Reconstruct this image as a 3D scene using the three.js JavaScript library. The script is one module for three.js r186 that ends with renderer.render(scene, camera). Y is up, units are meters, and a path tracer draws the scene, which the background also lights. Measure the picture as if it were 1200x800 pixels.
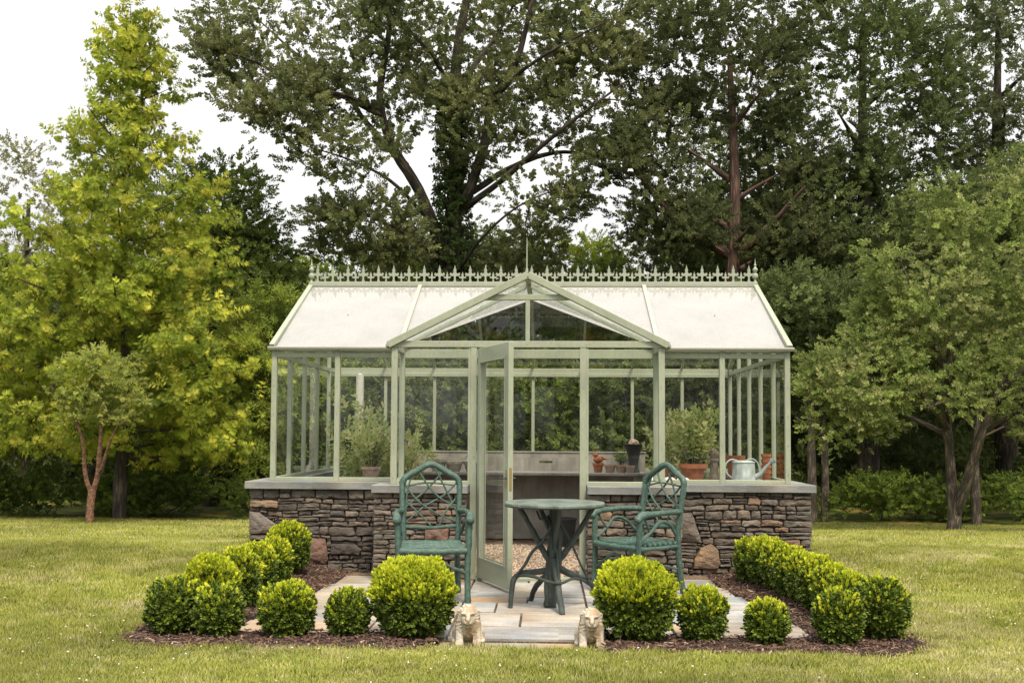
import * as THREE from 'three';
import { mergeGeometries, toCreasedNormals } from 'three/addons/utils/BufferGeometryUtils.js';
import { RoundedBoxGeometry } from 'three/addons/geometries/RoundedBoxGeometry.js';
import { MarchingCubes } from 'three/addons/objects/MarchingCubes.js';
import { ImprovedNoise } from 'three/addons/math/ImprovedNoise.js';

// ---------------------------------------------------------------- camera, sky, sun, exposure
const scene = new THREE.Scene();
const camera = new THREE.PerspectiveCamera(40.97, 1200 / 896.6, 0.1, 400);
camera.position.set(0.184, 1.312, 9.606);
camera.rotation.set(0.0477, 0.0353, 0.0056, 'YXZ');
camera.setViewOffset(1200, 896.6, 0, 0, 1200, 800);   // the photograph is the upper part of a taller frame

const renderer = new THREE.WebGLRenderer({ antialias: true });
renderer.toneMapping = THREE.LinearToneMapping;
renderer.toneMappingExposure = 1.75;
renderer.shadowMap.enabled = true;

const perlin = new ImprovedNoise();
const pn = (x, y, z = 0) => perlin.noise(x, y, z);
function overcastSky() {   // standard overcast sky: three times as bright overhead as at the horizon, with faint cloud mottling
  const W = 512, H = 256, d = new Float32Array(W * H * 4);
  for (let j = 0; j < H; j++) for (let i = 0; i < W; i++) {
    const el = ((j + 0.5) / H - 0.5) * Math.PI, az = (i / W) * 2 * Math.PI, k = (j * W + i) * 4;
    const s = Math.sin(el);
    let L = 1.24 * (1 + 2 * Math.max(0, s)) / 3;
    const cx = Math.cos(az) * Math.cos(el), cz = Math.sin(az) * Math.cos(el);
    L *= 1 + 0.10 * pn(cx * 2.2, s * 4, cz * 2.2) + 0.05 * pn(cx * 6, s * 11, cz * 6);
    if (s < 0) L = 0.12;
    d[k] = L * 1.0; d[k + 1] = L * 0.995; d[k + 2] = L * 0.985; d[k + 3] = 1;
  }
  const t = new THREE.DataTexture(d, W, H, THREE.RGBAFormat, THREE.FloatType);
  t.mapping = THREE.EquirectangularReflectionMapping; t.magFilter = THREE.LinearFilter; t.needsUpdate = true;
  return t;
}
const sky = overcastSky();
scene.background = sky; scene.environment = sky;

const sun = new THREE.DirectionalLight(0xffefd6, 3.0);
sun.position.set(4, 18, 10); sun.target.position.set(0, 0, 0);
sun.castShadow = true; sun.shadow.radius = 26; sun.shadow.mapSize.set(2048, 2048);
Object.assign(sun.shadow.camera, { left: -22, right: 22, top: 22, bottom: -22, near: 0.5, far: 80 });
scene.add(sun, sun.target);

// ---------------------------------------------------------------- helpers
function rng(seed) { let a = seed >>> 0; return () => { a = (a + 0x6D2B79F5) | 0; let t = Math.imul(a ^ (a >>> 15), 1 | a); t = (t + Math.imul(t ^ (t >>> 7), 61 | t)) ^ t; return ((t ^ (t >>> 14)) >>> 0) / 4294967296; }; }
const V = (x, y, z) => new THREE.Vector3(x, y, z);
const lerp = (a, b, t) => a + (b - a) * t, clamp = (x, a, b) => Math.min(b, Math.max(a, x));
const smooth = (a, b, x) => { const t = clamp((x - a) / (b - a), 0, 1); return t * t * (3 - 2 * t); };
const gauss = (r) => Math.sqrt(-2 * Math.log(1 - r() * 0.9999)) * Math.cos(6.2832 * r());
const taken = {};
function numbered(name) { const n = taken[name] = (taken[name] ?? -1) + 1; return n ? name + '_' + String(n).padStart(3, '0') : name; }
function tag(o, label, category, group, kind) { o.userData.label = label; o.userData.category = category; if (group) o.userData.group = group; if (kind) o.userData.kind = kind; return o; }
function thing(name, label, category, [x, y, z] = [0, 0, 0], turn = 0, group) {
  const o = new THREE.Group(); o.name = numbered(name); o.position.set(x, y, z); o.rotation.y = turn; scene.add(o);
  return tag(o, label, category, group);
}
function mesh(name, geo, mat, parent) {
  const o = new THREE.Mesh(geo, mat); o.name = parent === scene ? numbered(name) : name; o.castShadow = o.receiveShadow = true; parent.add(o); return o;
}
function struct(name, geo, mat) { const o = mesh(name, geo, mat, scene); o.userData.kind = 'structure'; return o; }
function stuffCopies(name, geo, mat, mats, colors, parent) {
  const o = new THREE.InstancedMesh(geo, mat, mats.length); o.name = parent === scene ? numbered(name) : name; o.userData.kind = 'stuff';
  mats.forEach((m, i) => o.setMatrixAt(i, m));
  if (colors) colors.forEach((c, i) => o.setColorAt(i, c));
  o.castShadow = o.receiveShadow = true; parent.add(o); return o;
}
// uv in metres from the dominant axis of each face
function metricUV(g, s = 1, ox = 0, oy = 0) {
  if (g.index) g = g.toNonIndexed();
  const p = g.attributes.position, n = g.attributes.normal, uv = new Float32Array(p.count * 2);
  for (let t = 0; t < p.count; t += 3) {
    let nx = 0, ny = 0, nz = 0;
    for (let k = 0; k < 3; k++) { nx += n.getX(t + k); ny += n.getY(t + k); nz += n.getZ(t + k); }
    nx = Math.abs(nx); ny = Math.abs(ny); nz = Math.abs(nz);
    for (let k = 0; k < 3; k++) {
      const x = p.getX(t + k), y = p.getY(t + k), z = p.getZ(t + k);
      const [u, v] = nx > ny && nx > nz ? [z, y] : ny > nz ? [x, z] : [x, y];
      uv[(t + k) * 2] = u * s + ox; uv[(t + k) * 2 + 1] = v * s + oy;
    }
  }
  g.setAttribute('uv', new THREE.BufferAttribute(uv, 2)); return g;
}
function box(x0, x1, y0, y1, z0, z1, r = 0.004) {
  const w = x1 - x0, h = y1 - y0, d = z1 - z0;
  const g = r > 0 ? new RoundedBoxGeometry(w, h, d, 1, Math.min(r, w / 3, h / 3, d / 3)) : new THREE.BoxGeometry(w, h, d);
  g.translate((x0 + x1) / 2, (y0 + y1) / 2, (z0 + z1) / 2);
  return metricUV(g);
}
function bar(a, b, w, d, r = 0.004, up = V(0, 0, 1)) {   // a square bar from a to b, w across, d along 'up'
  const dir = b.clone().sub(a), L = dir.length(); dir.normalize();
  const y = up.clone().sub(dir.clone().multiplyScalar(up.dot(dir))).normalize(), z = new THREE.Vector3().crossVectors(dir, y);
  const g = new RoundedBoxGeometry(L, d, w, 1, Math.min(r, w / 3, d / 3));
  g.applyMatrix4(new THREE.Matrix4().makeBasis(dir, y, z).setPosition(a.clone().add(b).multiplyScalar(0.5)));
  return metricUV(g);
}
// a flat polygon (points in order) given thickness along its normal
function slabPoly(pts, th) {
  const n = new THREE.Vector3().crossVectors(pts[1].clone().sub(pts[0]), pts[2].clone().sub(pts[0])).normalize(), N = pts.length, pos = [];
  const lo = pts.map((p) => p.clone().addScaledVector(n, -th / 2)), hi = pts.map((p) => p.clone().addScaledVector(n, th / 2));
  const tri = (a, b, c) => pos.push(...a.toArray(), ...b.toArray(), ...c.toArray());
  for (let i = 1; i < N - 1; i++) { tri(hi[0], hi[i], hi[i + 1]); tri(lo[0], lo[i + 1], lo[i]); }
  for (let i = 0; i < N; i++) { const j = (i + 1) % N; tri(lo[i], lo[j], hi[j]); tri(lo[i], hi[j], hi[i]); }
  const g = new THREE.BufferGeometry(); g.setAttribute('position', new THREE.Float32BufferAttribute(pos, 3)); g.computeVertexNormals();
  return metricUV(g);
}
// a tapered, slightly knobbly branch through points; radii given at both ends or as a function of t
function branch(pts, r0, r1, { seg = 7, step = 0.05, knob = 0, seed = 1, caps = true, uvs = 1 } = {}) {
  const curve = new THREE.CatmullRomCurve3(pts.map((p) => p.isVector3 ? p : V(...p)), false, 'centripetal');
  const L = curve.getLength(), n = Math.max(2, Math.ceil(L / step)), P = curve.getSpacedPoints(n);
  const fr = curve.computeFrenetFrames(n, false), pos = [], nor = [], uv = [], idx = [];
  const rad = typeof r0 === 'function' ? r0 : (t) => lerp(r0, r1, t);
  for (let i = 0; i <= n; i++) {
    const t = i / n, c = P[i], N = fr.normals[i], B = fr.binormals[i];
    for (let k = 0; k <= seg; k++) {
      const a = (k % seg) / seg * Math.PI * 2, cs = Math.cos(a), sn = Math.sin(a);
      let r = rad(t);
      if (knob) r *= 1 + knob * pn(i * 0.53 + seed * 7.1, cs * 1.3 + seed, sn * 1.3);
      const dx = N.x * cs + B.x * sn, dy = N.y * cs + B.y * sn, dz = N.z * cs + B.z * sn;
      pos.push(c.x + dx * r, c.y + dy * r, c.z + dz * r); nor.push(dx, dy, dz); uv.push(k / seg * Math.max(1, Math.round(6.28 * rad(0.5) * uvs * 4)) / 4, t * L * uvs);
    }
  }
  for (let i = 0; i < n; i++) for (let k = 0; k < seg; k++) { const a = i * (seg + 1) + k, b = a + seg + 1; idx.push(a, a + 1, b, b, a + 1, b + 1); }
  if (caps) for (const e of [0, n]) {
    const c = P[e], T = fr.tangents[e], s = e ? 1 : -1, at = pos.length / 3, r = rad(e / n) * 0.35;
    pos.push(c.x + T.x * s * r, c.y + T.y * s * r, c.z + T.z * s * r); nor.push(T.x * s, T.y * s, T.z * s); uv.push(0, 0);
    for (let k = 0; k < seg; k++) { const a = e * (seg + 1) + k; e ? idx.push(a, a + 1, at) : idx.push(a + 1, a, at); }
  }
  const g = new THREE.BufferGeometry(); g.setAttribute('position', new THREE.Float32BufferAttribute(pos, 3)); g.setAttribute('normal', new THREE.Float32BufferAttribute(nor, 3)); g.setAttribute('uv', new THREE.Float32BufferAttribute(uv, 2)); g.setIndex(idx);
  return g;
}
function lathe(profile, seg = 28) {
  const g = new THREE.LatheGeometry(profile.map(([r, y]) => new THREE.Vector2(r, y)), seg);
  const ni = g.toNonIndexed(); return toCreasedNormals(ni, 0.6);
}
function merge(list) { return mergeGeometries(list.map((g) => { const h = g.index ? g.toNonIndexed() : g; for (const k of Object.keys(h.attributes)) if (!['position', 'normal', 'uv'].includes(k)) h.deleteAttribute(k); return h; })); }

// ---------------------------------------------------------------- textures (what surfaces are made of)
function tnoise(seed) {   // tileable value noise on a unit square
  const cache = {};
  return (u, v, f) => {
    const t = cache[f] ??= (() => { const r = rng(seed * 131 + f), a = new Float32Array(f * f); for (let i = 0; i < a.length; i++) a[i] = r(); return a; })();
    const x = ((u % 1) + 1) % 1 * f, y = ((v % 1) + 1) % 1 * f, i = Math.floor(x), j = Math.floor(y), a = x - i, b = y - j, s = a * a * (3 - 2 * a), q = b * b * (3 - 2 * b);
    const g = (p, w) => t[(w % f) * f + (p % f)];
    return lerp(lerp(g(i, j), g(i + 1, j), s), lerp(g(i, j + 1), g(i + 1, j + 1), s), q);
  };
}
const fbm = (n, u, v, f, oct = 4) => { let s = 0, a = 0.5, w = 0; for (let o = 0; o < oct; o++) { s += a * n(u, v, f << o); w += a; a *= 0.55; } return s / w; };
function tex(size, fn, srgb = true) {
  const d = new Uint8Array(size * size * 4);
  for (let j = 0; j < size; j++) for (let i = 0; i < size; i++) {
    const c = fn(i / size, j / size), k = (j * size + i) * 4;
    if (Array.isArray(c)) { d[k] = clamp(c[0], 0, 1) * 255; d[k + 1] = clamp(c[1], 0, 1) * 255; d[k + 2] = clamp(c[2], 0, 1) * 255; } else d[k] = d[k + 1] = d[k + 2] = clamp(c, 0, 1) * 255;
    d[k + 3] = 255;
  }
  const t = new THREE.DataTexture(d, size, size); t.wrapS = t.wrapT = THREE.RepeatWrapping; t.magFilter = THREE.LinearFilter; t.minFilter = THREE.LinearMipmapLinearFilter; t.generateMipmaps = true;
  if (srgb) t.colorSpace = THREE.SRGBColorSpace; t.needsUpdate = true; return t;
}
const rep = (t, x, y = x) => { const c = t.clone(); c.repeat.set(x, y); c.needsUpdate = true; return c; };
const n1 = tnoise(3), n2 = tnoise(8), n3 = tnoise(21);
const T = {
  // neutral mottles multiplied with each material's own colour (mean near 0.85)
  stone: tex(512, (u, v) => { const a = fbm(n1, u, v, 5, 5), b = fbm(n2, u, v * 3, 10, 4), s = n3(u, v, 128); const m = 0.52 + 0.45 * a + 0.22 * (b - 0.5) + 0.14 * (s - 0.5), w = 0.10 * (fbm(n3, u, v, 6, 3) - 0.45); return [m + w, m, m - w * 1.1]; }),
  stoneBump: tex(512, (u, v) => 0.6 * fbm(n2, u, v * 2.2, 8, 5) + 0.4 * fbm(n1, u, v, 24, 3), false),
  slab: tex(512, (u, v) => { const a = fbm(n2, u, v, 3, 5), b = fbm(n3, u * 0.5, v * 3, 6, 4), s = n1(u, v, 200); const m = 0.74 + 0.42 * (a - 0.5) + 0.22 * (b - 0.5) + 0.10 * (s - 0.5), w = 0.18 * (fbm(n1, u, v, 3, 3) - 0.5); return [m + w, m, m - w * 1.3]; }),
  fineBump: tex(512, (u, v) => 0.5 * fbm(n1, u, v, 20, 4) + 0.5 * n2(u, v, 180), false),
  paint: tex(512, (u, v) => { const a = fbm(n3, u, v, 4, 5), s = n1(u, v * 0.3, 90); const m = 0.90 + 0.14 * (a - 0.5) + 0.05 * (s - 0.5) - (n2(u, v, 140) > 0.95 ? 0.22 : 0); return [m, m, m * 0.99]; }),
  patina: tex(512, (u, v) => { const a = fbm(n1, u, v, 6, 5), b = fbm(n2, u, v, 22, 3); const m = 0.72 + 0.6 * (a - 0.5), rub = smooth(0.56, 0.72, b) * 0.6, rust = smooth(0.70, 0.80, fbm(n3, u, v, 16, 4)) * 0.8; return [lerp(lerp(m, 0.96, rub), 1.0, rust), lerp(lerp(m, 0.96, rub * 0.9), 0.45, rust), lerp(lerp(m, 0.92, rub * 0.9), 0.30, rust)]; }),
  bark: tex(512, (u, v) => { const r = Math.abs(fbm(n1, u * 2, v * 0.5, 10, 4) - 0.5) * 2, a = fbm(n2, u, v, 5, 4); const m = 0.42 + 0.6 * r + 0.5 * (a - 0.5); return [m, m * 0.98, m * 0.96]; }),
  barkBump: tex(512, (u, v) => Math.abs(fbm(n1, u * 2, v * 0.5, 10, 4) - 0.5) * 2, false),
  lawn: tex(1024, (u, v) => { const a = fbm(n1, u, v, 6, 5), b = fbm(n2, u, v, 40, 4), dry = smooth(0.5, 0.72, fbm(n3, u, v, 9, 4)); const m = 0.55 + 0.5 * (a - 0.5) + 0.7 * (b - 0.5); return [m * lerp(0.80, 1.25, dry), m * lerp(0.92, 1.0, dry), m * lerp(0.40, 0.62, dry)]; }),
  soil: tex(512, (u, v) => { const a = fbm(n2, u, v, 30, 4), b = fbm(n1, u, v, 5, 3); const m = 0.35 + 0.9 * (a - 0.4) + 0.3 * (b - 0.5); return [m * 1.1, m * 0.92, m * 0.86]; }),
  grit: tex(512, (u, v) => { const a = n1(u, v, 96), b = n2(u, v, 170), c = fbm(n3, u, v, 5, 3); const m = 0.62 + 0.45 * (a - 0.5) + 0.35 * (b - 0.5) + 0.2 * (c - 0.5); return [m * 1.06, m, m * 0.92]; }),
  zinc: tex(512, (u, v) => { const a = fbm(n1, u, v, 4, 6), b = fbm(n3, u * 3, v * 0.4, 8, 4); const m = 0.78 + 0.35 * (a - 0.5) + 0.18 * (b - 0.5); return [m, m * 0.995, m * 0.985]; }),
  clay: tex(256, (u, v) => { const a = fbm(n1, u, v, 4, 5), b = smooth(0.56, 0.8, fbm(n2, u, v, 7, 4)); const m = 0.86 + 0.3 * (a - 0.5); return [lerp(m, 0.95, b * 0.5), lerp(m, 1.15, b * 0.5), lerp(m, 1.3, b * 0.5)]; }),
  lichen: tex(512, (u, v) => { const a = fbm(n1, u, v, 5, 5), b = smooth(0.52, 0.66, fbm(n2, u, v, 6, 5)), c = smooth(0.58, 0.72, fbm(n3, u, v, 18, 4)); let q = [0.88, 0.86, 0.82].map((x) => x * (0.72 + 0.5 * a)); q = q.map((x, i) => lerp(x, [0.66, 0.52, 0.36][i], b * 0.55)); return q.map((x, i) => lerp(x, [0.45, 0.38, 0.28][i], c * 0.35)); }),
};
function std(color, o = {}) { return new THREE.MeshStandardMaterial({ color: new THREE.Color().setRGB(...color), roughness: 0.8, ...o }); }
function phys(color, o = {}) { return new THREE.MeshPhysicalMaterial({ color: new THREE.Color().setRGB(...color), roughness: 0.8, ...o }); }
const M = {
  sage: std([0.37, 0.41, 0.315], { map: T.paint, roughness: 0.42 }),
  sageDark: std([0.30, 0.31, 0.26], { roughness: 0.55 }),
  ridge: std([0.34, 0.375, 0.295], { map: T.paint, roughness: 0.5 }),
  glass: phys([0.97, 0.985, 0.97], { transmission: 1, thickness: 0, roughness: 0, ior: 1.5 }),
  shade: phys([0.60, 0.575, 0.59], { transmission: 0.60, thickness: 0, roughness: 0.95, map: T.paint }),
  cap: std([0.40, 0.39, 0.355], { map: T.slab, bumpMap: T.fineBump, bumpScale: 0.003, roughness: 0.85 }),
  core: std([0.17, 0.148, 0.126], { map: T.stone, roughness: 0.95 }),
  slabA: std([0.58, 0.54, 0.48], { map: T.slab, bumpMap: T.fineBump, bumpScale: 0.002, roughness: 0.85 }),
  slabB: std([0.60, 0.54, 0.47], { map: T.slab, bumpMap: T.fineBump, bumpScale: 0.002, roughness: 0.85 }),
  slabC: std([0.60, 0.47, 0.35], { map: T.slab, bumpMap: T.fineBump, bumpScale: 0.002, roughness: 0.85 }),
  slabD: std([0.56, 0.54, 0.50], { map: T.slab, bumpMap: T.fineBump, bumpScale: 0.002, roughness: 0.85 }),
  lawn: std([0.30, 0.33, 0.11], { map: rep(T.lawn, 0.33), roughness: 1 }),
  soil: std([0.105, 0.068, 0.05], { map: rep(T.soil, 2), bumpMap: rep(T.soil, 2), bumpScale: 0.015, roughness: 1 }),
  grit: std([0.42, 0.33, 0.26], { map: rep(T.grit, 1.6), bumpMap: rep(T.grit, 1.6), bumpScale: 0.006, roughness: 0.95 }),
  green: std([0.095, 0.195, 0.16], { map: rep(T.patina, 5), bumpMap: rep(T.fineBump, 3), bumpScale: 0.003, roughness: 0.42 }),
  greenDark: std([0.065, 0.095, 0.085], { map: rep(T.patina, 3), bumpMap: rep(T.fineBump, 3), bumpScale: 0.003, roughness: 0.42 }),
  tableTop: std([0.24, 0.31, 0.275], { map: rep(T.patina, 2), bumpMap: rep(T.fineBump, 3), bumpScale: 0.003, roughness: 0.38 }),
  zinc: std([0.50, 0.48, 0.445], { map: T.zinc, roughness: 0.62 }),
  zincBlue: std([0.60, 0.70, 0.71], { map: rep(T.zinc, 3), roughness: 0.5 }),
  clay: std([0.50, 0.17, 0.075], { map: rep(T.clay, 5), roughness: 0.9 }),
  clayPale: std([0.52, 0.35, 0.26], { map: rep(T.clay, 5), roughness: 0.9 }),
  black: std([0.035, 0.036, 0.038], { roughness: 0.55 }),
  brass: std([0.42, 0.33, 0.14], { metalness: 0.85, roughness: 0.4 }),
  pvc: std([0.62, 0.62, 0.58], { map: T.paint, roughness: 0.5 }),
  ston: std([0.55, 0.51, 0.45], { map: rep(T.lichen, 4), bumpMap: rep(T.stoneBump, 4), bumpScale: 0.006, roughness: 0.95 }),
  lion: std([0.60, 0.575, 0.54], { map: rep(T.lichen, 4), bumpMap: rep(T.stoneBump, 8), bumpScale: 0.002, roughness: 0.95 }),
  bark: std([0.24, 0.205, 0.165], { map: rep(T.bark, 1.5, 0.6), bumpMap: rep(T.barkBump, 1.5, 0.6), bumpScale: 0.03, roughness: 0.95 }),
  barkRed: std([0.36, 0.22, 0.17], { map: rep(T.bark, 1.5, 0.6), bumpMap: rep(T.barkBump, 1.5, 0.6), bumpScale: 0.03, roughness: 0.95 }),
  barkPaper: std([0.68, 0.36, 0.22], { map: rep(T.bark, 4, 6), bumpMap: rep(T.barkBump, 4, 6), bumpScale: 0.008, roughness: 0.7 }),
  barkGrey: std([0.40, 0.34, 0.27], { map: rep(T.bark, 3, 1.2), bumpMap: rep(T.barkBump, 3, 1.2), bumpScale: 0.03, roughness: 0.95 }),
  soilPot: std([0.05, 0.035, 0.025], { roughness: 1 }),
  white: std([0.78, 0.75, 0.72], { roughness: 0.6 }),
};
const leafMat = (tr, spec) => phys([1, 1, 1], { transmission: tr, thickness: 0, roughness: 1, specularIntensity: spec, side: THREE.DoubleSide });
M.leaf = leafMat(0.46, 0.2); M.leafGloss = phys([1, 1, 1], { roughness: 0.5, specularIntensity: 0.5, side: THREE.DoubleSide }); M.grass = leafMat(0.35, 0.1); M.shoot = leafMat(0.18, 0.2);

// ---------------------------------------------------------------- terrain
function lawnLevel(x, z) {
  let y = z > 0 ? 0.2 * smooth(3.3, 0, z) : 0.2 - 0.062 * Math.min(-z, 9.4);
  if (z < -19) y += Math.min(3.2, 0.30 * (-19 - z)) * smooth(-19, -26, z);   // added bank: closes the bright low sky gaps behind the wood
  y += 0.022 * pn(x * 0.35, z * 0.35, 2) * smooth(2.4, 4, Math.abs(x)) * (z < 3 ? 1 : 0.3);
  return y;
}
function ground(x, z) {
  const inner = (1 - smooth(1.85, 2.52, Math.abs(x))) * smooth(3.42, 3.3, z) * smooth(-3.9, -3.2, z);
  return lerp(lawnLevel(x, z), -0.07, inner);
}
{
  const xs = [], zs = [];
  for (let x = -60; x <= 60.01; x += Math.abs(x + 0.01) < 8 ? 0.16 : Math.abs(x) < 16 ? 0.8 : 4) xs.push(x);
  for (let z = -70; z <= 14.01; z += z > -10 && z < 5 ? 0.16 : z > -16 ? 0.8 : 4) zs.push(z);
  const pos = [], uv = [], idx = [];
  for (const z of zs) for (const x of xs) { pos.push(x, ground(x, z), z); uv.push(x, z); }
  for (let j = 0; j < zs.length - 1; j++) for (let i = 0; i < xs.length - 1; i++) { const a = j * xs.length + i, b = a + xs.length; idx.push(a, b, a + 1, a + 1, b, b + 1); }
  const g = new THREE.BufferGeometry(); g.setAttribute('position', new THREE.Float32BufferAttribute(pos, 3)); g.setAttribute('uv', new THREE.Float32BufferAttribute(uv, 2)); g.setIndex(idx); g.computeVertexNormals();
  struct('lawn', g, M.lawn);
}
// planting bed: a U of bark mulch round the terrace
const bedEdge = (x, z) => 0.06 * pn(x * 1.7, z * 1.7, 5) + 0.03 * pn(x * 5, z * 5, 9);
function bedInside(x, z, grow = 0) {
  const e = bedEdge(x, z) + grow, ax = Math.abs(x);
  if (z < 0.12 || ax > 2.52 + e || z > 3.50 + e) return false;
  if (ax > 2.2 && z > 3.0) { const r = Math.hypot((ax - 2.12) / 0.42, (z - 3.0) / 0.52); if (r > 1 + e * 2) return false; }
  if (z > 2.97) return ax > 0.50 - grow;
  return ax > 1.62 + 0.24 * smooth(0.6, 2.6, z) - grow;
}
function bedLevel(x, z) { const t = smooth(1.7, 2.5, Math.abs(x)); return lerp(0, lawnLevel(x, z), t) + 0.018 + 0.012 * pn(x * 4, z * 4, 1) + 0.008 * pn(x * 13, z * 13, 4); }
{
  const pos = [], uv = [], idx = [], s = 0.05, at = new Map(); let n = 0;
  const vert = (i, j) => { const k = i * 1000 + j; if (!at.has(k)) { const x = i * s, z = j * s, ins = bedInside(x, z, -0.02); pos.push(x, ins ? bedLevel(x, z) : ground(x, z) - 0.02, z); uv.push(x, z); at.set(k, n++); } return at.get(k); };
  for (let i = -54; i < 54; i++) for (let j = 2; j < 72; j++) {
    if (!bedInside((i + 0.5) * s, (j + 0.5) * s, 0.03)) continue;
    const a = vert(i, j), b = vert(i + 1, j), c = vert(i, j + 1), d = vert(i + 1, j + 1); idx.push(a, c, b, b, c, d);
  }
  const g = new THREE.BufferGeometry(); g.setAttribute('position', new THREE.Float32BufferAttribute(pos, 3)); g.setAttribute('uv', new THREE.Float32BufferAttribute(uv, 2)); g.setIndex(idx); g.computeVertexNormals();
  struct('mulch_bed', g, M.soil);
}
// ---------------------------------------------------------------- terrace slabs
{
  const r = rng(77);
  const base = struct('terrace', box(-1.90, 1.92, -0.06, -0.022, 0.14, 3.02, 0), std([0.24, 0.20, 0.15], { map: T.grit, roughness: 1 }));
  tag(base, 'pale stone slab terrace in front of the greenhouse door', 'terrace'); delete base.userData.category;
  const mats = [M.slabA, M.slabB, M.slabD, M.slabA, M.slabC];
  const put = (x0, x1, z0, z1, m, up = 0) => {
    const g = 0.006 + r() * 0.004, h = up + (r() - 0.5) * 0.006;
    const gg = box(x0 + g, x1 - g, -0.045, h, z0 + g, z1 - g, 0.006);
    const ox = r() * 3, oy = r() * 3, uv = gg.attributes.uv; for (let i = 0; i < uv.count; i++) uv.setXY(i, uv.getX(i) * 0.7 + ox, uv.getY(i) * 0.7 + oy);
    const o = mesh('slab', gg, m ?? mats[Math.floor(r() * 4)], base); o.rotation.x = (r() - 0.5) * 0.003; return o;
  };
  // centre walk, rows read from the door outwards
  const rows = [[0.32, 0.63], [0.63, 1.40], [1.40, 1.68], [1.68, 2.10], [2.10, 2.62], [2.62, 3.02]];
  rows.forEach(([a, b], i) => {
    const j = [0.02, 0.12, 0.03, -0.2, 0.0, 0.25][i];
    if (i === 1 || i === 5) put(-0.46, 0.48, a, b, i === 5 ? M.slabB : M.slabA); else { put(-0.46, j, a, b, i === 2 ? M.slabC : i === 4 ? M.slabA : undefined); put(j, 0.48, a, b, i === 2 ? M.slabB : undefined); }
  });
  // side terraces
  for (const s of [-1, 1]) {
    const X = (a, b) => s > 0 ? [a + 0.02, b + 0.02] : [-b, -a];
    const rr = [[0.16, 0.78], [0.78, 1.26], [1.26, 1.9], [1.9, 2.5], [2.5, 3.0]];
    rr.forEach(([a, b], i) => {
      const cuts = [[0.46, 1.02, 1.7], [0.46, 1.3, 1.72], [0.46, 0.9, 1.82], [0.46, 1.18, 1.87], [0.46, 1.0, 1.88]][i];
      for (let k = 0; k < 2; k++) { const [x0, x1] = X(cuts[k], cuts[k + 1]); put(x0, x1, Math.max(a, i || cuts[k] > 1.3 ? a : a), b, i === 4 && k ? M.slabC : undefined); }
    });
  }
  // sandstone edging in front of the walk
  const e = struct('step_edge', box(-0.5, 0.52, -0.08, -0.028, 3.03, 3.27, 0.01), M.slabC);
}
// gravel floor of the greenhouse
struct('gravel_floor', box(-2.36, 2.36, -0.06, 0.004, -2.98, 0.30, 0), M.grit);

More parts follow.
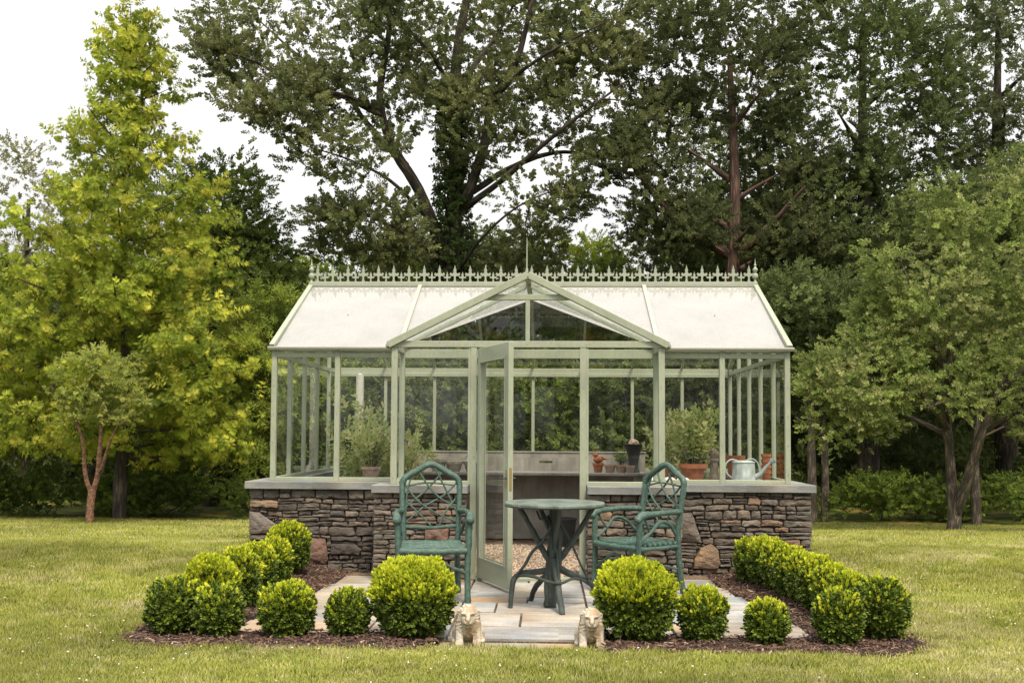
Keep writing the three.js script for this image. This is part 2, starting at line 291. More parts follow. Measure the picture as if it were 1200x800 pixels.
// ---------------------------------------------------------------- greenhouse
const X = 2.44, XB = 1.22, DZ = 3.05, ZB = 0.5, SILL = 0.837, EAVE = 2.10, RIDGE = 2.90, ZR = -DZ / 2, PITCH = (RIDGE - EAVE) / (DZ / 2), GAB = 2.70;
const gh = thing('greenhouse', 'sage green glass greenhouse with white roof standing on dry stone walls', 'greenhouse');
{
  const part = (name, geo, mat = M.sage) => mesh(name, geo, mat, gh);
  // ---- dry stone walls: stones packed on a grid, each its own piece
  const R = rng(4242);
  const tones = [[0.19, 0.165, 0.14], [0.15, 0.13, 0.113], [0.25, 0.215, 0.18], [0.125, 0.11, 0.097], [0.27, 0.205, 0.16], [0.21, 0.185, 0.16], [0.18, 0.147, 0.124], [0.31, 0.26, 0.215], [0.35, 0.235, 0.16]]
    .map((c) => std(c, { map: T.stone, bumpMap: T.stoneBump, bumpScale: 0.02, roughness: 0.88 }));
  const red = std([0.28, 0.17, 0.13], { map: T.stone, bumpMap: T.stoneBump, bumpScale: 0.02, roughness: 0.88 }), tan = std([0.37, 0.26, 0.17], { map: T.stone, bumpMap: T.stoneBump, bumpScale: 0.02, roughness: 0.88 }), grey = std([0.25, 0.215, 0.185], { map: T.stone, bumpMap: T.stoneBump, bumpScale: 0.02, roughness: 0.88 });
  // outline (polygon in face coordinates) -> a stone with rounded, uneven edges; front at z = proud
  function stone(poly, proud, depth) {
    const cx = poly.reduce((s, p) => s + p[0], 0) / poly.length, cy = poly.reduce((s, p) => s + p[1], 0) / poly.length, N = poly.length, pos = [];
    const sx = R() * 9, bul = R() * 0.006, tx = (R() - 0.5) * 0.05, ty = (R() - 0.5) * 0.10;
    const ring = (shrink, z, jit) => poly.map(([x, y]) => { const dx = x - cx, dy = y - cy, l = Math.hypot(dx, dy) || 1, k = Math.max(0, l - shrink) / l; return [cx + dx * k, cy + dy * k, z + (jit ? jit * pn(x * 40 + sx, y * 40, sx) + dx * tx + dy * ty : 0)]; });
    const rings = [ring(0, -depth, 0), ring(0, proud - 0.016, 0.004), ring(0.0025, proud - 0.005, 0.006), ring(0.008, proud, 0.010)];
    const tri = (a, b, c) => pos.push(...a, ...b, ...c);
    for (let q = 0; q < 3; q++) for (let i = 0; i < N; i++) { const j = (i + 1) % N, a = rings[q], b = rings[q + 1]; tri(a[i], a[j], b[j]); tri(a[i], b[j], b[i]); }
    const f = rings[3], c = [cx, cy, proud + bul];
    for (let i = 0; i < N; i++) tri(f[i], f[(i + 1) % N], c);
    const g = new THREE.BufferGeometry(); g.setAttribute('position', new THREE.Float32BufferAttribute(pos, 3)); g.computeVertexNormals();
    const h = toCreasedNormals(g, 0.9);
    return metricUV(h, 1.6, R() * 4, R() * 4);
  }
  const blocky = (x0, x1, y0, y1) => {   // an uneven outline for a laid stone
    const w = x1 - x0, h = y1 - y0, pts = [], j = Math.min(0.008, h * 0.16), n = w > 0.16 ? 4 : w > 0.08 ? 3 : 2, cut = Math.min(h * 0.35, 0.02), sl = (R() - 0.5) * h * 0.30;
    const side = (xa, ya, xb, yb, k) => { for (let i = 1; i < k; i++) { const t = i / k; pts.push([lerp(xa, xb, t) + (R() - 0.5) * j * 0.6, lerp(ya, yb, t) + (R() - 0.5) * j * 1.6]); } };
    const cl = [R(), R(), R(), R()].map((v) => cut * (0.25 + v));
    const bl = [x0, y0], br = [x1, y0], tr = [x1, y1], tl = [x0, y1];
    pts.push([bl[0] + cl[0], bl[1] + R() * j * 0.7]); side(bl[0], bl[1] + j * 0.4, br[0], br[1] + j * 0.4, n); pts.push([br[0] - cl[1], br[1] + R() * j * 0.7]);
    pts.push([br[0] - R() * j * 0.6, br[1] + cl[1] * 0.7]); pts.push([tr[0] - R() * j * 0.6 - Math.abs(sl) * (sl > 0), tr[1] - cl[2] * 0.7]);
    pts.push([tr[0] - cl[2], tr[1] - R() * j * 0.7]); side(tr[0], tr[1] - j * 0.4, tl[0], tl[1] - j * 0.4, n); pts.push([tl[0] + cl[3], tl[1] - R() * j * 0.7]);
    pts.push([tl[0] + R() * j * 0.6 + Math.abs(sl) * (sl < 0), tl[1] - cl[3] * 0.7]); pts.push([bl[0] + R() * j * 0.6, bl[1] + cl[0] * 0.7]);
    return pts;
  };
  // fills a face W x Hh with stones around given large ones; returns [{poly, area, mat}]
  function pack(W, Hh, big, scale) {
    const C = 0.01, nx = Math.round(W / C), ny = Math.round(Hh / C), occ = new Uint8Array(nx * ny), out = [];
    for (const b of big) {
      const xs = b.p.map((p) => p[0]), ys = b.p.map((p) => p[1]);
      const inside = (x, y) => { let c = false; for (let i = 0, j = b.p.length - 1; i < b.p.length; j = i++) { const [xi, yi] = b.p[i], [xj, yj] = b.p[j]; if ((yi > y) !== (yj > y) && x < (xj - xi) * (y - yi) / (yj - yi) + xi) c = !c; } return c; };
      for (let j = 0; j < ny; j++) for (let i = 0; i < nx; i++) if (inside((i + 0.5) * C, (j + 0.5) * C)) occ[j * nx + i] = 1;
      const pts = []; b.p.forEach((p, i) => { const q = b.p[(i + 1) % b.p.length], k = Math.max(1, Math.round(Math.hypot(q[0] - p[0], q[1] - p[1]) / 0.05)); for (let t = 0; t < k; t++) pts.push([lerp(p[0], q[0], t / k) + (t ? (R() - 0.5) * 0.008 : 0), lerp(p[1], q[1], t / k) + (t ? (R() - 0.5) * 0.008 : 0)]); });
      out.push({ poly: pts, area: (Math.max(...xs) - Math.min(...xs)) * (Math.max(...ys) - Math.min(...ys)), mat: b.m, proud: 0.012 });
    }
    const lay = (i, w, j, h) => {   // a stone in cells; gives way to what is already laid
      let j0 = j, j1 = j + h; const free = (q) => { for (let k = i; k < i + w; k++) if (occ[q * nx + k]) return false; return true; };
      while (j0 < j1 && !free(j0)) j0++; while (j1 > j0 && !free(j1 - 1)) j1--; for (let q = j0; q < j1; q++) if (!free(q)) return;
      if (j1 - j0 < 2 || w < 3) return;
      for (let q = j0; q < j1; q++) for (let k = i; k < i + w; k++) occ[q * nx + k] = 1;
      out.push({ poly: blocky(i * C + 0.0015, (i + w) * C - 0.0015, j0 * C + 0.001, j1 * C - 0.001), area: w * (j1 - j0) * C * C, mat: null, proud: 0 });
    };
    let y = 0;
    while (y < ny) {   // courses of flat stones, now and then two thin ones for one thick
      let ch = Math.round((3.6 + 3.8 * R()) * scale); if (ny - y - ch < 3) ch = ny - y; ch = Math.min(ch, ny - y);
      let x = 0, ph = R();
      while (x < nx) {
        while (x < nx && occ[(y + (ch >> 1)) * nx + x]) x++;
        let run = 0; while (x + run < nx && !occ[(y + (ch >> 1)) * nx + x + run]) run++;
        let w = Math.round((8 + 20 * Math.pow(R(), 1.3)) * scale); if (ph < 1) { w = Math.round(w * (0.4 + 0.6 * ph)); ph = 1; }
        if (run - w < 6) w = run <= 34 * scale ? run : Math.round(run / 2); w = Math.max(3, Math.min(w, run)); if (run < 3) { x += run || 1; continue; }
        if (ch >= 6 && R() < 0.42) {
          const h1 = Math.round(ch * (0.35 + 0.3 * R())); const c1 = R() < 0.4 && w > 18 ? Math.round(w * (0.35 + 0.3 * R())) : 0, c2 = R() < 0.4 && w > 18 ? Math.round(w * (0.35 + 0.3 * R())) : 0;
          if (c1) { lay(x, c1, y, h1); lay(x + c1, w - c1, y, h1); } else lay(x, w, y, h1);
          if (c2) { lay(x, c2, y + h1, ch - h1); lay(x + c2, w - c2, y + h1, ch - h1); } else lay(x, w, y + h1, ch - h1);
        } else lay(x, w, y, ch);
        x += w;
      }
      y += ch;
    }
    // chinking: small stones in the gaps left round the big ones
    for (let j = 0; j < ny; j++) for (let i = 0; i < nx; i++) {
      if (occ[j * nx + i]) continue;
      let w = 0; while (i + w < nx && w < 22 && !occ[j * nx + i + w]) w++;
      let h = 1; up: for (; h < 7 && j + h < ny; h++) for (let k = 0; k < w; k++) if (occ[(j + h) * nx + i + k]) break up;
      for (let q = 0; q < h; q++) for (let k = 0; k < w; k++) occ[(j + q) * nx + i + k] = 1;
      if (w < 2 || h < 2) continue;
      out.push({ poly: blocky(i * C + 0.001, (i + w) * C - 0.001, j * C + 0.001, (j + h) * C - 0.001), area: w * h * C * C, mat: null, proud: -0.006 });
    }
    for (const o of out) o.poly = o.poly.map(([px, py]) => [px, clamp(py + 0.020 * pn(px * 2.3, py * 6, 3) * smooth(0, 0.1, py) * smooth(Hh, Hh - 0.1, py), 0, Hh)]);
    return out;
  }
  // walls: origin of the face, axes, size, big stones
  const Y0 = -0.05, HW = SILL - 0.07 - Y0;
  const faces = [
    { o: [-2.60, Y0, 0.11], turn: 0, w: 1.26, front: true, core: box(-2.585, -1.24, Y0, 0.765, -0.13, 0.075, 0), big: [
      { p: [[0.005, 0.395], [0.37, 0.40], [0.10, 0.595], [0.005, 0.60]], m: grey }, { p: [[0.53, 0.13], [0.72, 0.115], [0.75, 0.17], [0.72, 0.36], [0.56, 0.375], [0.525, 0.34]], m: red },
      { p: [[0.01, 0.655], [0.27, 0.65], [0.275, 0.70], [0.20, 0.72], [0.01, 0.71]], m: tan }, { p: [[0.09, 0.24], [0.20, 0.235], [0.21, 0.30], [0.15, 0.335], [0.09, 0.325]], m: grey }, { p: [[0.77, 0.22], [1.04, 0.21], [1.06, 0.26], [1.0, 0.31], [0.78, 0.31]], m: null } ] },
    { o: [1.34, Y0, 0.11], turn: 0, w: 1.26, front: true, core: box(1.24, 2.585, Y0, 0.765, -0.13, 0.075, 0), big: [
      { p: [[0.005, 0.36], [0.26, 0.35], [0.245, 0.40], [0.17, 0.63], [0.005, 0.62]], m: grey }, { p: [[0.18, 0.13], [0.40, 0.115], [0.43, 0.17], [0.41, 0.29], [0.34, 0.345], [0.25, 0.31], [0.19, 0.22]], m: tan },
      { p: [[0.68, 0.705], [0.79, 0.70], [0.80, 0.745], [0.77, 0.775], [0.69, 0.77]], m: tones[8] }, { p: [[0.80, 0.515], [0.99, 0.51], [1.0, 0.545], [0.95, 0.565], [0.81, 0.565]], m: tones[8] }, { p: [[0.89, 0.24], [1.255, 0.235], [1.255, 0.315], [0.90, 0.32]], m: grey } ] },
    { o: [-1.35, Y0, 0.61], turn: 0, w: 0.82, front: true, core: box(-1.335, -0.55, Y0, 0.765, 0.30, 0.575, 0), big: [{ p: [[0.46, 0.40], [0.66, 0.395], [0.67, 0.52], [0.50, 0.54], [0.46, 0.50]], m: red }] },
    { o: [0.53, Y0, 0.61], turn: 0, w: 0.82, front: true, core: box(0.545, 1.335, Y0, 0.765, 0.30, 0.575, 0), big: [{ p: [[0.05, 0.60], [0.20, 0.60], [0.22, 0.66], [0.17, 0.70], [0.05, 0.70]], m: tones[8] }] },
    // returns and sides, out of sight of the photograph's lens or edge-on to it
    { o: [-1.35, Y0, 0.10], turn: -Math.PI / 2, w: 0.50, core: box(-1.335, -1.10, Y0, 0.765, 0.08, 0.299, 0) }, { o: [1.35, Y0, 0.60], turn: Math.PI / 2, w: 0.50, core: box(1.10, 1.335, Y0, 0.765, 0.08, 0.299, 0) },
    { o: [-2.60, Y0, -3.15], turn: -Math.PI / 2, w: 3.24, core: box(-2.585, -2.36, Y0, 0.765, -3.14, -0.131, 0) }, { o: [2.60, Y0, 0.09], turn: Math.PI / 2, w: 3.24, core: box(2.36, 2.585, Y0, 0.765, -3.14, -0.131, 0) },
    { o: [2.60, Y0, -3.16], turn: Math.PI, w: 5.2, core: box(-2.359, 2.359, Y0, 0.765, -3.145, -2.92, 0) },
    { o: [-0.53, Y0, 0.60], turn: Math.PI / 2, w: 0.32 }, { o: [0.53, Y0, 0.28], turn: -Math.PI / 2, w: 0.32 },
  ];
  const all = [];
  for (const f of faces) {
    const wall = new THREE.Group(); wall.name = 'stone_wall'; gh.add(wall);
    if (f.core) mesh('wall_core', f.core, M.core, wall);
    const holder = { wall, rest: [] };
    for (const s of pack(f.w, HW, f.big ?? [], f.front ? 1.1 : 1.5)) all.push({ ...s, f, holder });
    f.holder = holder;
  }
  const ranked = all.filter((s) => s.f.front).sort((a, b) => b.area - a.area), own = new Set(ranked.slice(0, 296));
  const pale = [2, 4, 5, 7, 8, 2, 7, 4, 0], shadedSet = [0, 1, 5, 6, 1, 3, 0, 2, 4, 7], mid = [0, 2, 5, 6, 4, 7, 1, 0, 2, 8];  // left wall mix is darker: its shade and damp put into the stone tones
  const restMat = tones[0];
  for (const s of all) {
    const pier = s.f.o[2] > 0.5, left = s.f.o[0] < -2, set = pier ? pale : left ? shadedSet : mid;
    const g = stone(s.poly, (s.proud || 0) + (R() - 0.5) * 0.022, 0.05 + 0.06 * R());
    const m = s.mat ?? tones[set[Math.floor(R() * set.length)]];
    const place = new THREE.Matrix4().makeRotationY(s.f.turn).setPosition(...s.f.o);
    g.applyMatrix4(place);
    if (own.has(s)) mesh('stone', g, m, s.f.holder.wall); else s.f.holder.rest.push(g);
  }
  for (const f of faces) if (f.holder.rest.length) { const o = mesh('small_stones', merge(f.holder.rest), restMat, f.holder.wall); o.userData.kind = 'stuff'; }

  // ---- coping slabs
  const cap = (x0, x1, z0, z1, b = 0) => part('coping', box(x0, x1, SILL - 0.07 + b, SILL + b, z0, z1, 0.006), M.cap);
  cap(-2.635, -1.367, -0.17, 0.15); cap(1.367, 2.635, -0.17, 0.15);
  cap(-1.364, -0.516, 0.33, 0.65, 0.001); cap(0.53, 1.364, 0.33, 0.65, 0.001); cap(-1.364, -1.05, -0.17, 0.327); cap(1.05, 1.364, -0.17, 0.327);
  for (const s of [-1, 1]) for (let k = 0; k < 2; k++) { const a = 2.32 * s, b = 2.635 * s; cap(Math.min(a, b), Math.max(a, b), -0.173 - (k + 1) * 1.37, -0.176 - k * 1.37); }
  cap(-2.635, 0, -3.2, -2.92); cap(0.003, 2.635, -3.2, -2.92);

  // ---- frame
  const post = (x0, x1, y0, y1, z0, z1, n = 'post') => part(n, box(x0, x1, y0, y1, z0, z1));
  const pane = (...p) => part('glass_pane', slabPoly(p.map((q) => V(...q)), 0.001), M.glass).castShadow = true;
  const sheet = (...p) => { const g = new THREE.BufferGeometry(), a = []; for (let i = 1; i < p.length - 1; i++) a.push(...p[0], ...p[i], ...p[i + 1]); g.setAttribute('position', new THREE.Float32BufferAttribute(a, 3)); g.computeVertexNormals(); return metricUV(g); };
  const glaze = (...p) => part('glass_pane', sheet(...p), M.glass);
  const B = 0.05;
  // front wall, both sides of the porch
  for (const s of [-1, 1]) {
    const bx = (a, b) => [Math.min(a * s, b * s), Math.max(a * s, b * s)];
    post(...bx(X - B, X), SILL, EAVE - 0.01, -B, 0); post(...bx(1.785, 1.835), SILL, EAVE - 0.02, -B + 0.002, 0.002); post(...bx(XB - B, XB), SILL, EAVE - 0.02, -B, 0);
    for (const [a, b] of [[1.835, X - B], [XB, 1.785]]) {
      post(...bx(a, b), SILL, SILL + 0.036, -0.048, -0.002, 'bottom_rail'); post(...bx(a, b), 2.005, 2.05, -0.048, -0.002, 'top_rail');
      const [p, q] = bx(a, b); glaze([p, SILL + 0.03, -0.026], [q, SILL + 0.03, -0.026], [q, 2.01, -0.026], [p, 2.01, -0.026]);
    }
    post(...bx(XB, X - 0.001), 2.062, 2.084, -0.10, -0.055, 'eave_beam');
    part('gutter', box(...bx(XB + 0.03, X + 0.03), 2.072, 2.092, 0.006, 0.045), M.sageDark);
  }
  part('eave_beam', box(-XB + B, XB - B, 2.0, 2.085, -0.06, -0.01));
  // side walls with gable ends
  const roofY = (z) => z > ZR ? EAVE + PITCH * -z : EAVE + PITCH * (DZ + z);
  for (const s of [-1, 1]) {
    const xo = s * X, xi = s * (X - B), [a, b] = [Math.min(xo, xi), Math.max(xo, xi)];
    for (let k = 1; k <= 5; k++) { const z = -0.61 * k; post(a + 0.004, b - 0.004, SILL, k === 5 ? EAVE - 0.01 : Math.min(roofY(z + 0.02), roofY(z - 0.02)) - 0.02, k === 5 ? -DZ : z - 0.019, k === 5 ? -DZ + B : z + 0.019, k === 5 ? 'post' : 'glazing_bar'); }
    for (let k = 0; k < 5; k++) {
      const z0 = -0.61 * k - (k ? 0.019 : B), z1 = -0.61 * (k + 1) + (k === 4 ? B : 0.019);
      part('bottom_rail', box(a + 0.006, b - 0.006, SILL, SILL + 0.036, z1, z0)); part('top_rail', box(a + 0.006, b - 0.006, 2.01, 2.055, z1, z0));
      const xg = s * (X - 0.025); glaze([xg, SILL + 0.03, z0], [xg, SILL + 0.03, z1], [xg, 2.015, z1], [xg, 2.015, z0]);
      const poly = [[xg, 2.05, z0], [xg, 2.05, z1], [xg, roofY(z1) - 0.03, z1]]; if (z1 < ZR && z0 > ZR) poly.push([xg, RIDGE - 0.03, ZR]); poly.push([xg, roofY(z0) - 0.03, z0]); glaze(...poly);
    }
    for (const d of [1, -1]) part('roof_rake', bar(V(s * (X - 0.012), EAVE + 0.01, d > 0 ? 0.05 : -DZ - 0.05), V(s * (X - 0.012), RIDGE + 0.012, ZR), 0.05, 0.034, 0.004, V(0, 1, 0)));
  }
  // back wall
  for (let k = 1; k < 8; k++) post(-X + 0.61 * k - 0.019, -X + 0.61 * k + 0.019, SILL, 2.0, -DZ + 0.004, -DZ + 0.046, 'glazing_bar');
  for (let k = 0; k < 8; k++) { const x0 = -X + 0.61 * k + (k ? 0.019 : B), x1 = -X + 0.61 * (k + 1) - (k < 7 ? 0.019 : B); glaze([x1, SILL + 0.03, -DZ + 0.025], [x0, SILL + 0.03, -DZ + 0.025], [x0, 2.0, -DZ + 0.025], [x1, 2.0, -DZ + 0.025]); part('bottom_rail', box(x0, x1, SILL, SILL + 0.036, -DZ + 0.006, -DZ + 0.044)); }
  part('top_rail', box(-X + B, X - B, 2.0, 2.09, -DZ, -DZ + 0.05));
  part('purlin', box(-X + B, X - B, 1.985, 2.03, -DZ + 0.055, -DZ + 0.075));
  // roof: a white shade sheet under each pane
  const yv = (x) => GAB - (GAB - EAVE) * Math.abs(x) / XB, zv = (x) => -(yv(x) - EAVE) / PITCH;
  for (let k = 0; k < 8; k++) {
    const x0 = -X + 0.61 * k + (k ? 0.001 : 0.005), x1 = -X + 0.61 * (k + 1) - (k < 7 ? 0.001 : 0.005), mid_ = k > 1 && k < 6;
    const at = (x, up) => mid_ ? [x, yv(x) + up, zv(x)] : [x, EAVE - 0.012 + up, 0.025];
    const p = (up) => [at(x0, up), at(x1, up), [x1, RIDGE + up, ZR], [x0, RIDGE + up, ZR]];
    if (k % 2 === 0) { const e = k === 6 ? X - 0.005 : x1 + 0.61, pp = [at(x0, 0), ...(mid_ ? [at(x1, 0)] : []), at(e, 0), [e, RIDGE, ZR], [x0, RIDGE, ZR]]; part('shade_panel', sheet(...pp), M.shade); }
    part('roof_pane', sheet(...p(0.018)), M.glass);
    const q = (up) => [[x1, EAVE - 0.01 + up, -DZ - 0.02], [x0, EAVE - 0.01 + up, -DZ - 0.02], [x0, RIDGE + up, ZR], [x1, RIDGE + up, ZR]];
    part('roof_pane', sheet(...q(0.018)), M.glass);
  }
  for (let k = 1; k < 8; k++) part('roof_bar', bar(V(-X + 0.61 * k, EAVE - 0.012, -DZ - 0.01), V(-X + 0.61 * k, RIDGE - 0.002, ZR), 0.026, 0.022, 0.003, V(0, 1, 0)));
  for (const s of [-1, 1]) part('porch_rafter', bar(V(s * (XB - 0.02), EAVE + 0.0, 0.005), V(0, GAB - 0.012, 0.005), 0.03, 0.03, 0.003, V(0, 0, 1)));
  const barPaint = std([0.46, 0.46, 0.40], { map: T.paint, roughness: 0.5 });
  for (const s of [-1, 1]) {
    part('roof_bar', bar(V(s * XB, EAVE + 0.012, 0.02), V(s * XB, RIDGE + 0.02, ZR), 0.042, 0.024, 0.004, V(0, 1, 0)), barPaint);
    part('eave_strip', box(Math.min(s * 1.23, s * (X + 0.03)), Math.max(s * 1.23, s * (X + 0.03)), 2.086, 2.104, 0.022, 0.052), barPaint);
    const st = part('vent_catch', box(s * 1.86 - 0.006, s * 1.86 + 0.006, 2.485, 2.50, -0.745, -0.72, 0.003), M.sageDark);
    // porch roof
    const P = (up) => s < 0 ? [[0, GAB + up, ZB + 0.03], [0, GAB + up, zv(0) - 0.005], [-XB - 0.02, EAVE - 0.006 + up, -0.01], [-XB - 0.02, EAVE - 0.006 + up, ZB + 0.03]] : [[0, GAB + up, zv(0) - 0.005], [0, GAB + up, ZB + 0.03], [XB + 0.02, EAVE - 0.006 + up, ZB + 0.03], [XB + 0.02, EAVE - 0.006 + up, -0.01]];
    part('roof_pane', sheet(...P(0.012)), M.glass);
    part('roof_rake', bar(V(s * 1.25, 2.082, ZB + 0.005), V(0, GAB + 0.012, ZB + 0.005), 0.062, 0.056, 0.005, V(0, 0, 1)));
    part('gutter', box(Math.min(s * 1.222, s * 1.28), Math.max(s * 1.222, s * 1.28), 2.062, 2.092, 0.02, ZB - 0.03), M.sageDark);
    part('gutter_end', box(Math.min(s * 1.225, s * 1.268), Math.max(s * 1.225, s * 1.268), 2.066, 2.094, ZB - 0.028, ZB + 0.03), M.sageDark);
  }
  part('roof_bar', bar(V(0, GAB + 0.008, zv(0)), V(0, GAB + 0.008, ZB + 0.02), 0.05, 0.03, 0.004, V(0, 1, 0)));
  part('ridge_cap', box(-X - 0.01, X + 0.01, RIDGE - 0.006, RIDGE + 0.038, ZR - 0.035, ZR + 0.035), M.ridge);
  // ---- porch frame
  const F0 = ZB - 0.05, F1 = ZB;
  for (const s of [-1, 1]) {
    const bx = (a, b) => [Math.min(a * s, b * s), Math.max(a * s, b * s)];
    post(...bx(XB - 0.055, XB), SILL, 2.06, F0, F1);
    const inner = s < 0 ? 0.508 : 0.523, door = s < 0 ? 0.452 : 0.467;
    post(...bx(door, inner), 0.004, 2.06, F0, F1, 'door_post');
    post(...bx(inner, XB - 0.055), SILL, SILL + 0.036, F0 + 0.002, F1 - 0.002, 'bottom_rail');
    const [p, q] = bx(inner, XB - 0.055); glaze([p, SILL + 0.03, F0 + 0.025], [q, SILL + 0.03, F0 + 0.025], [q, 2.065, F0 + 0.025], [p, 2.065, F0 + 0.025]);
    post(...bx(inner - 0.001, inner + 0.022), SILL + 0.036, 2.06, F0 + 0.006, F1 - 0.006, 'glazing_bar');
    // side cheek
    part('bottom_rail', box(...bx(XB - 0.05, XB - 0.002), SILL, SILL + 0.036, 0.001, F0)); part('top_rail', box(...bx(XB - 0.05, XB - 0.002), 2.04, 2.084, 0.001, F0));
    const xg = s * (XB - 0.025); glaze([xg, SILL + 0.03, 0], [xg, SILL + 0.03, F0], [xg, 2.05, F0], [xg, 2.05, 0]);
    // gable panes
    const sl = (GAB - EAVE) / XB, gy = (x) => GAB - 0.04 - sl * Math.abs(x);
    const pts = [[s * 0.02, 2.11, 0.475], [s * 1.12, 2.11, 0.475], [s * 0.32, gy(0.32), 0.475], [s * 0.32, 2.495, 0.475], [s * 0.02, 2.495, 0.475]];
    const ok = [[s * 0.02, 2.11, 0.475], [s * 1.12, 2.11, 0.475], [s * 0.36, 2.495, 0.475], [s * 0.02, 2.495, 0.475]];
    glaze(...(s > 0 ? ok : ok.reverse()));
  }
  glaze([-0.30, 2.54, 0.475], [0.30, 2.54, 0.475], [0, GAB - 0.03, 0.475]);
  part('transom', box(-XB - 0.01, XB + 0.01, 2.062, 2.12, F0 - 0.003, F1 + 0.003)); part('gable_tie', box(-0.40, 0.40, 2.488, 2.54, F0 + 0.002, F1 - 0.002)); part('gable_mullion', box(-0.02, 0.02, 2.12, 2.488, F0 + 0.004, F1 - 0.004));
  part('threshold', box(-0.452, 0.467, -0.005, 0.022, 0.40, 0.52), M.ridge);
  part('apex_spike', merge([lathe([[0, 0.33], [0.004, 0.30], [0.006, 0.05], [0.012, 0.03], [0.014, 0]], 8).translate(-0.01, GAB + 0.03, ZB)]), M.ridge);
  // screws along posts and rails
  const sc = [], screw = (x, y, z) => sc.push(new THREE.CylinderGeometry(0.0042, 0.0046, 0.003, 8).rotateX(Math.PI / 2).translate(x, y, z));
  for (const x of [-1.81, 1.81, -X + 0.025, X - 0.025]) for (let y = SILL + 0.09; y < 2.0; y += 0.27) screw(x, y, 0.0035);
  for (const x of [-XB + 0.027, XB - 0.027, -0.48, 0.495]) for (let y = SILL + 0.06; y < 2.04; y += 0.27) screw(x, y, F1 + 0.0015);
  for (let x = -1.1; x < 1.2; x += 0.275) screw(x, 2.091, F1 + 0.0045);
  const so = part('screws', merge(sc), std([0.32, 0.32, 0.30], { metalness: 0.6, roughness: 0.5 })); so.userData.kind = 'stuff';
  // ---- door leaf, standing open
  const door = new THREE.Group(); door.name = 'door'; gh.add(door); door.position.set(-0.445, 0.03, ZB + 0.005); door.rotation.y = -1.18;
  const W = 0.80, Hd = 2.02, dm = (n, g, m = M.sage) => mesh(n, g, m, door);
  dm('stile', box(0, 0.075, 0, Hd, -0.045, 0)); dm('stile', box(W - 0.075, W, 0, Hd, -0.045, 0)); dm('door_rail', box(0.075, W - 0.075, 0, 0.17, -0.043, -0.002)); dm('door_rail', box(0.075, W - 0.075, Hd - 0.12, Hd, -0.043, -0.002));
  for (const z of [-0.052, 0.0]) { dm('bead', box(0.075, 0.09, 0.17, Hd - 0.12, z, z + 0.007, 0.002)); dm('bead', box(W - 0.09, W - 0.075, 0.17, Hd - 0.12, z, z + 0.007, 0.002)); dm('bead', box(0.075, W - 0.075, 0.17, 0.185, z + 0.0005, z + 0.0075, 0.002)); dm('bead', box(0.075, W - 0.075, Hd - 0.135, Hd - 0.12, z + 0.0005, z + 0.0075, 0.002)); }
  dm('glass_pane', sheet([0.07, 0.16, -0.022], [W - 0.07, 0.16, -0.022], [W - 0.07, Hd - 0.11, -0.022], [0.07, Hd - 0.11, -0.022]), M.glass);
  dm('lock_plate', box(W - 0.001, W + 0.003, 0.80, 0.99, -0.034, -0.011, 0.002), M.brass);
  for (const s of [-1, 1]) {
    const z = s > 0 ? 0 : -0.045, h = merge([lathe([[0.013, 0], [0.013, 0.004], [0.006, 0.006], [0.006, 0.035], [0, 0.036]], 12).rotateX(s * Math.PI / 2).translate(W - 0.038, 0.90, z), branch([[W - 0.038, 0.90, z + s * 0.034], [W - 0.09, 0.90, z + s * 0.036], [W - 0.135, 0.898, z + s * 0.03]], 0.007, 0.005, { seg: 6, step: 0.02 }).toNonIndexed()]);
    dm('handle', h, M.black); dm('lock_plate', box(W - 0.05, W - 0.026, 0.82, 0.97, z + (s > 0 ? 0.0005 : -0.0035), z + (s > 0 ? 0.0035 : -0.0005), 0.001), M.brass);
  }
  for (const y of [0.25, 1.0, 1.78]) dm('hinge', lathe([[0.009, 0], [0.009, 0.09], [0, 0.092]], 10).translate(-0.006, y, 0.002), M.sageDark);
  // ---- ridge cresting
  const crest = new THREE.Group(); crest.name = 'ridge_cresting'; gh.add(crest);
  mesh('crest_rail', box(-X, X, RIDGE + 0.038, RIDGE + 0.05, ZR - 0.006, ZR + 0.006, 0.002), M.ridge, crest);
  const half = [[0.018, 0], [0.009, 0.03], [0.011, 0.058], [0.030, 0.066], [0.044, 0.060], [0.060, 0.070], [0.066, 0.084], [0.058, 0.097], [0.046, 0.094], [0.040, 0.086], [0.028, 0.088], [0.017, 0.100], [0.013, 0.112], [0.020, 0.124], [0.011, 0.140]];
  const fleuron = (kx, ky) => { const sh = new THREE.Shape([...half.map(([x, y]) => new THREE.Vector2(x * kx, y * ky)), new THREE.Vector2(0, 0.184 * ky), ...[...half].reverse().map(([x, y]) => new THREE.Vector2(-x * kx, y * ky))]); const g = new THREE.ExtrudeGeometry(sh, { depth: 0.006, bevelEnabled: true, bevelThickness: 0.002, bevelSize: 0.0015, bevelSegments: 1 }); g.translate(0, 0, -0.003); return g; };
  const bigF = fleuron(0.86, 1), smallF = fleuron(0.58, 0.60), n = 29, sp = (2 * X - 0.16) / (n - 1);
  for (let k = 0; k < n; k++) {
    const x = -X + 0.08 + sp * k;
    mesh('fleuron', bigF, M.ridge, crest).position.set(x, RIDGE + 0.049, ZR);
    if (k < n - 1) mesh('fleuron', smallF, M.ridge, crest).position.set(x + sp / 2, RIDGE + 0.049, ZR + 0.001);
  }
  const fin = lathe([[0.022, 0], [0.014, 0.02], [0.012, 0.04], [0.03, 0.055], [0.034, 0.075], [0.026, 0.098], [0.012, 0.108], [0.018, 0.12], [0.028, 0.135], [0.028, 0.15], [0.014, 0.165], [0.009, 0.18], [0.014, 0.19], [0.006, 0.215], [0, 0.275]], 16);
  for (const s of [-1, 1]) mesh('finial', fin, M.ridge, crest).position.set(s * (X - 0.012), RIDGE + 0.037, ZR);
}

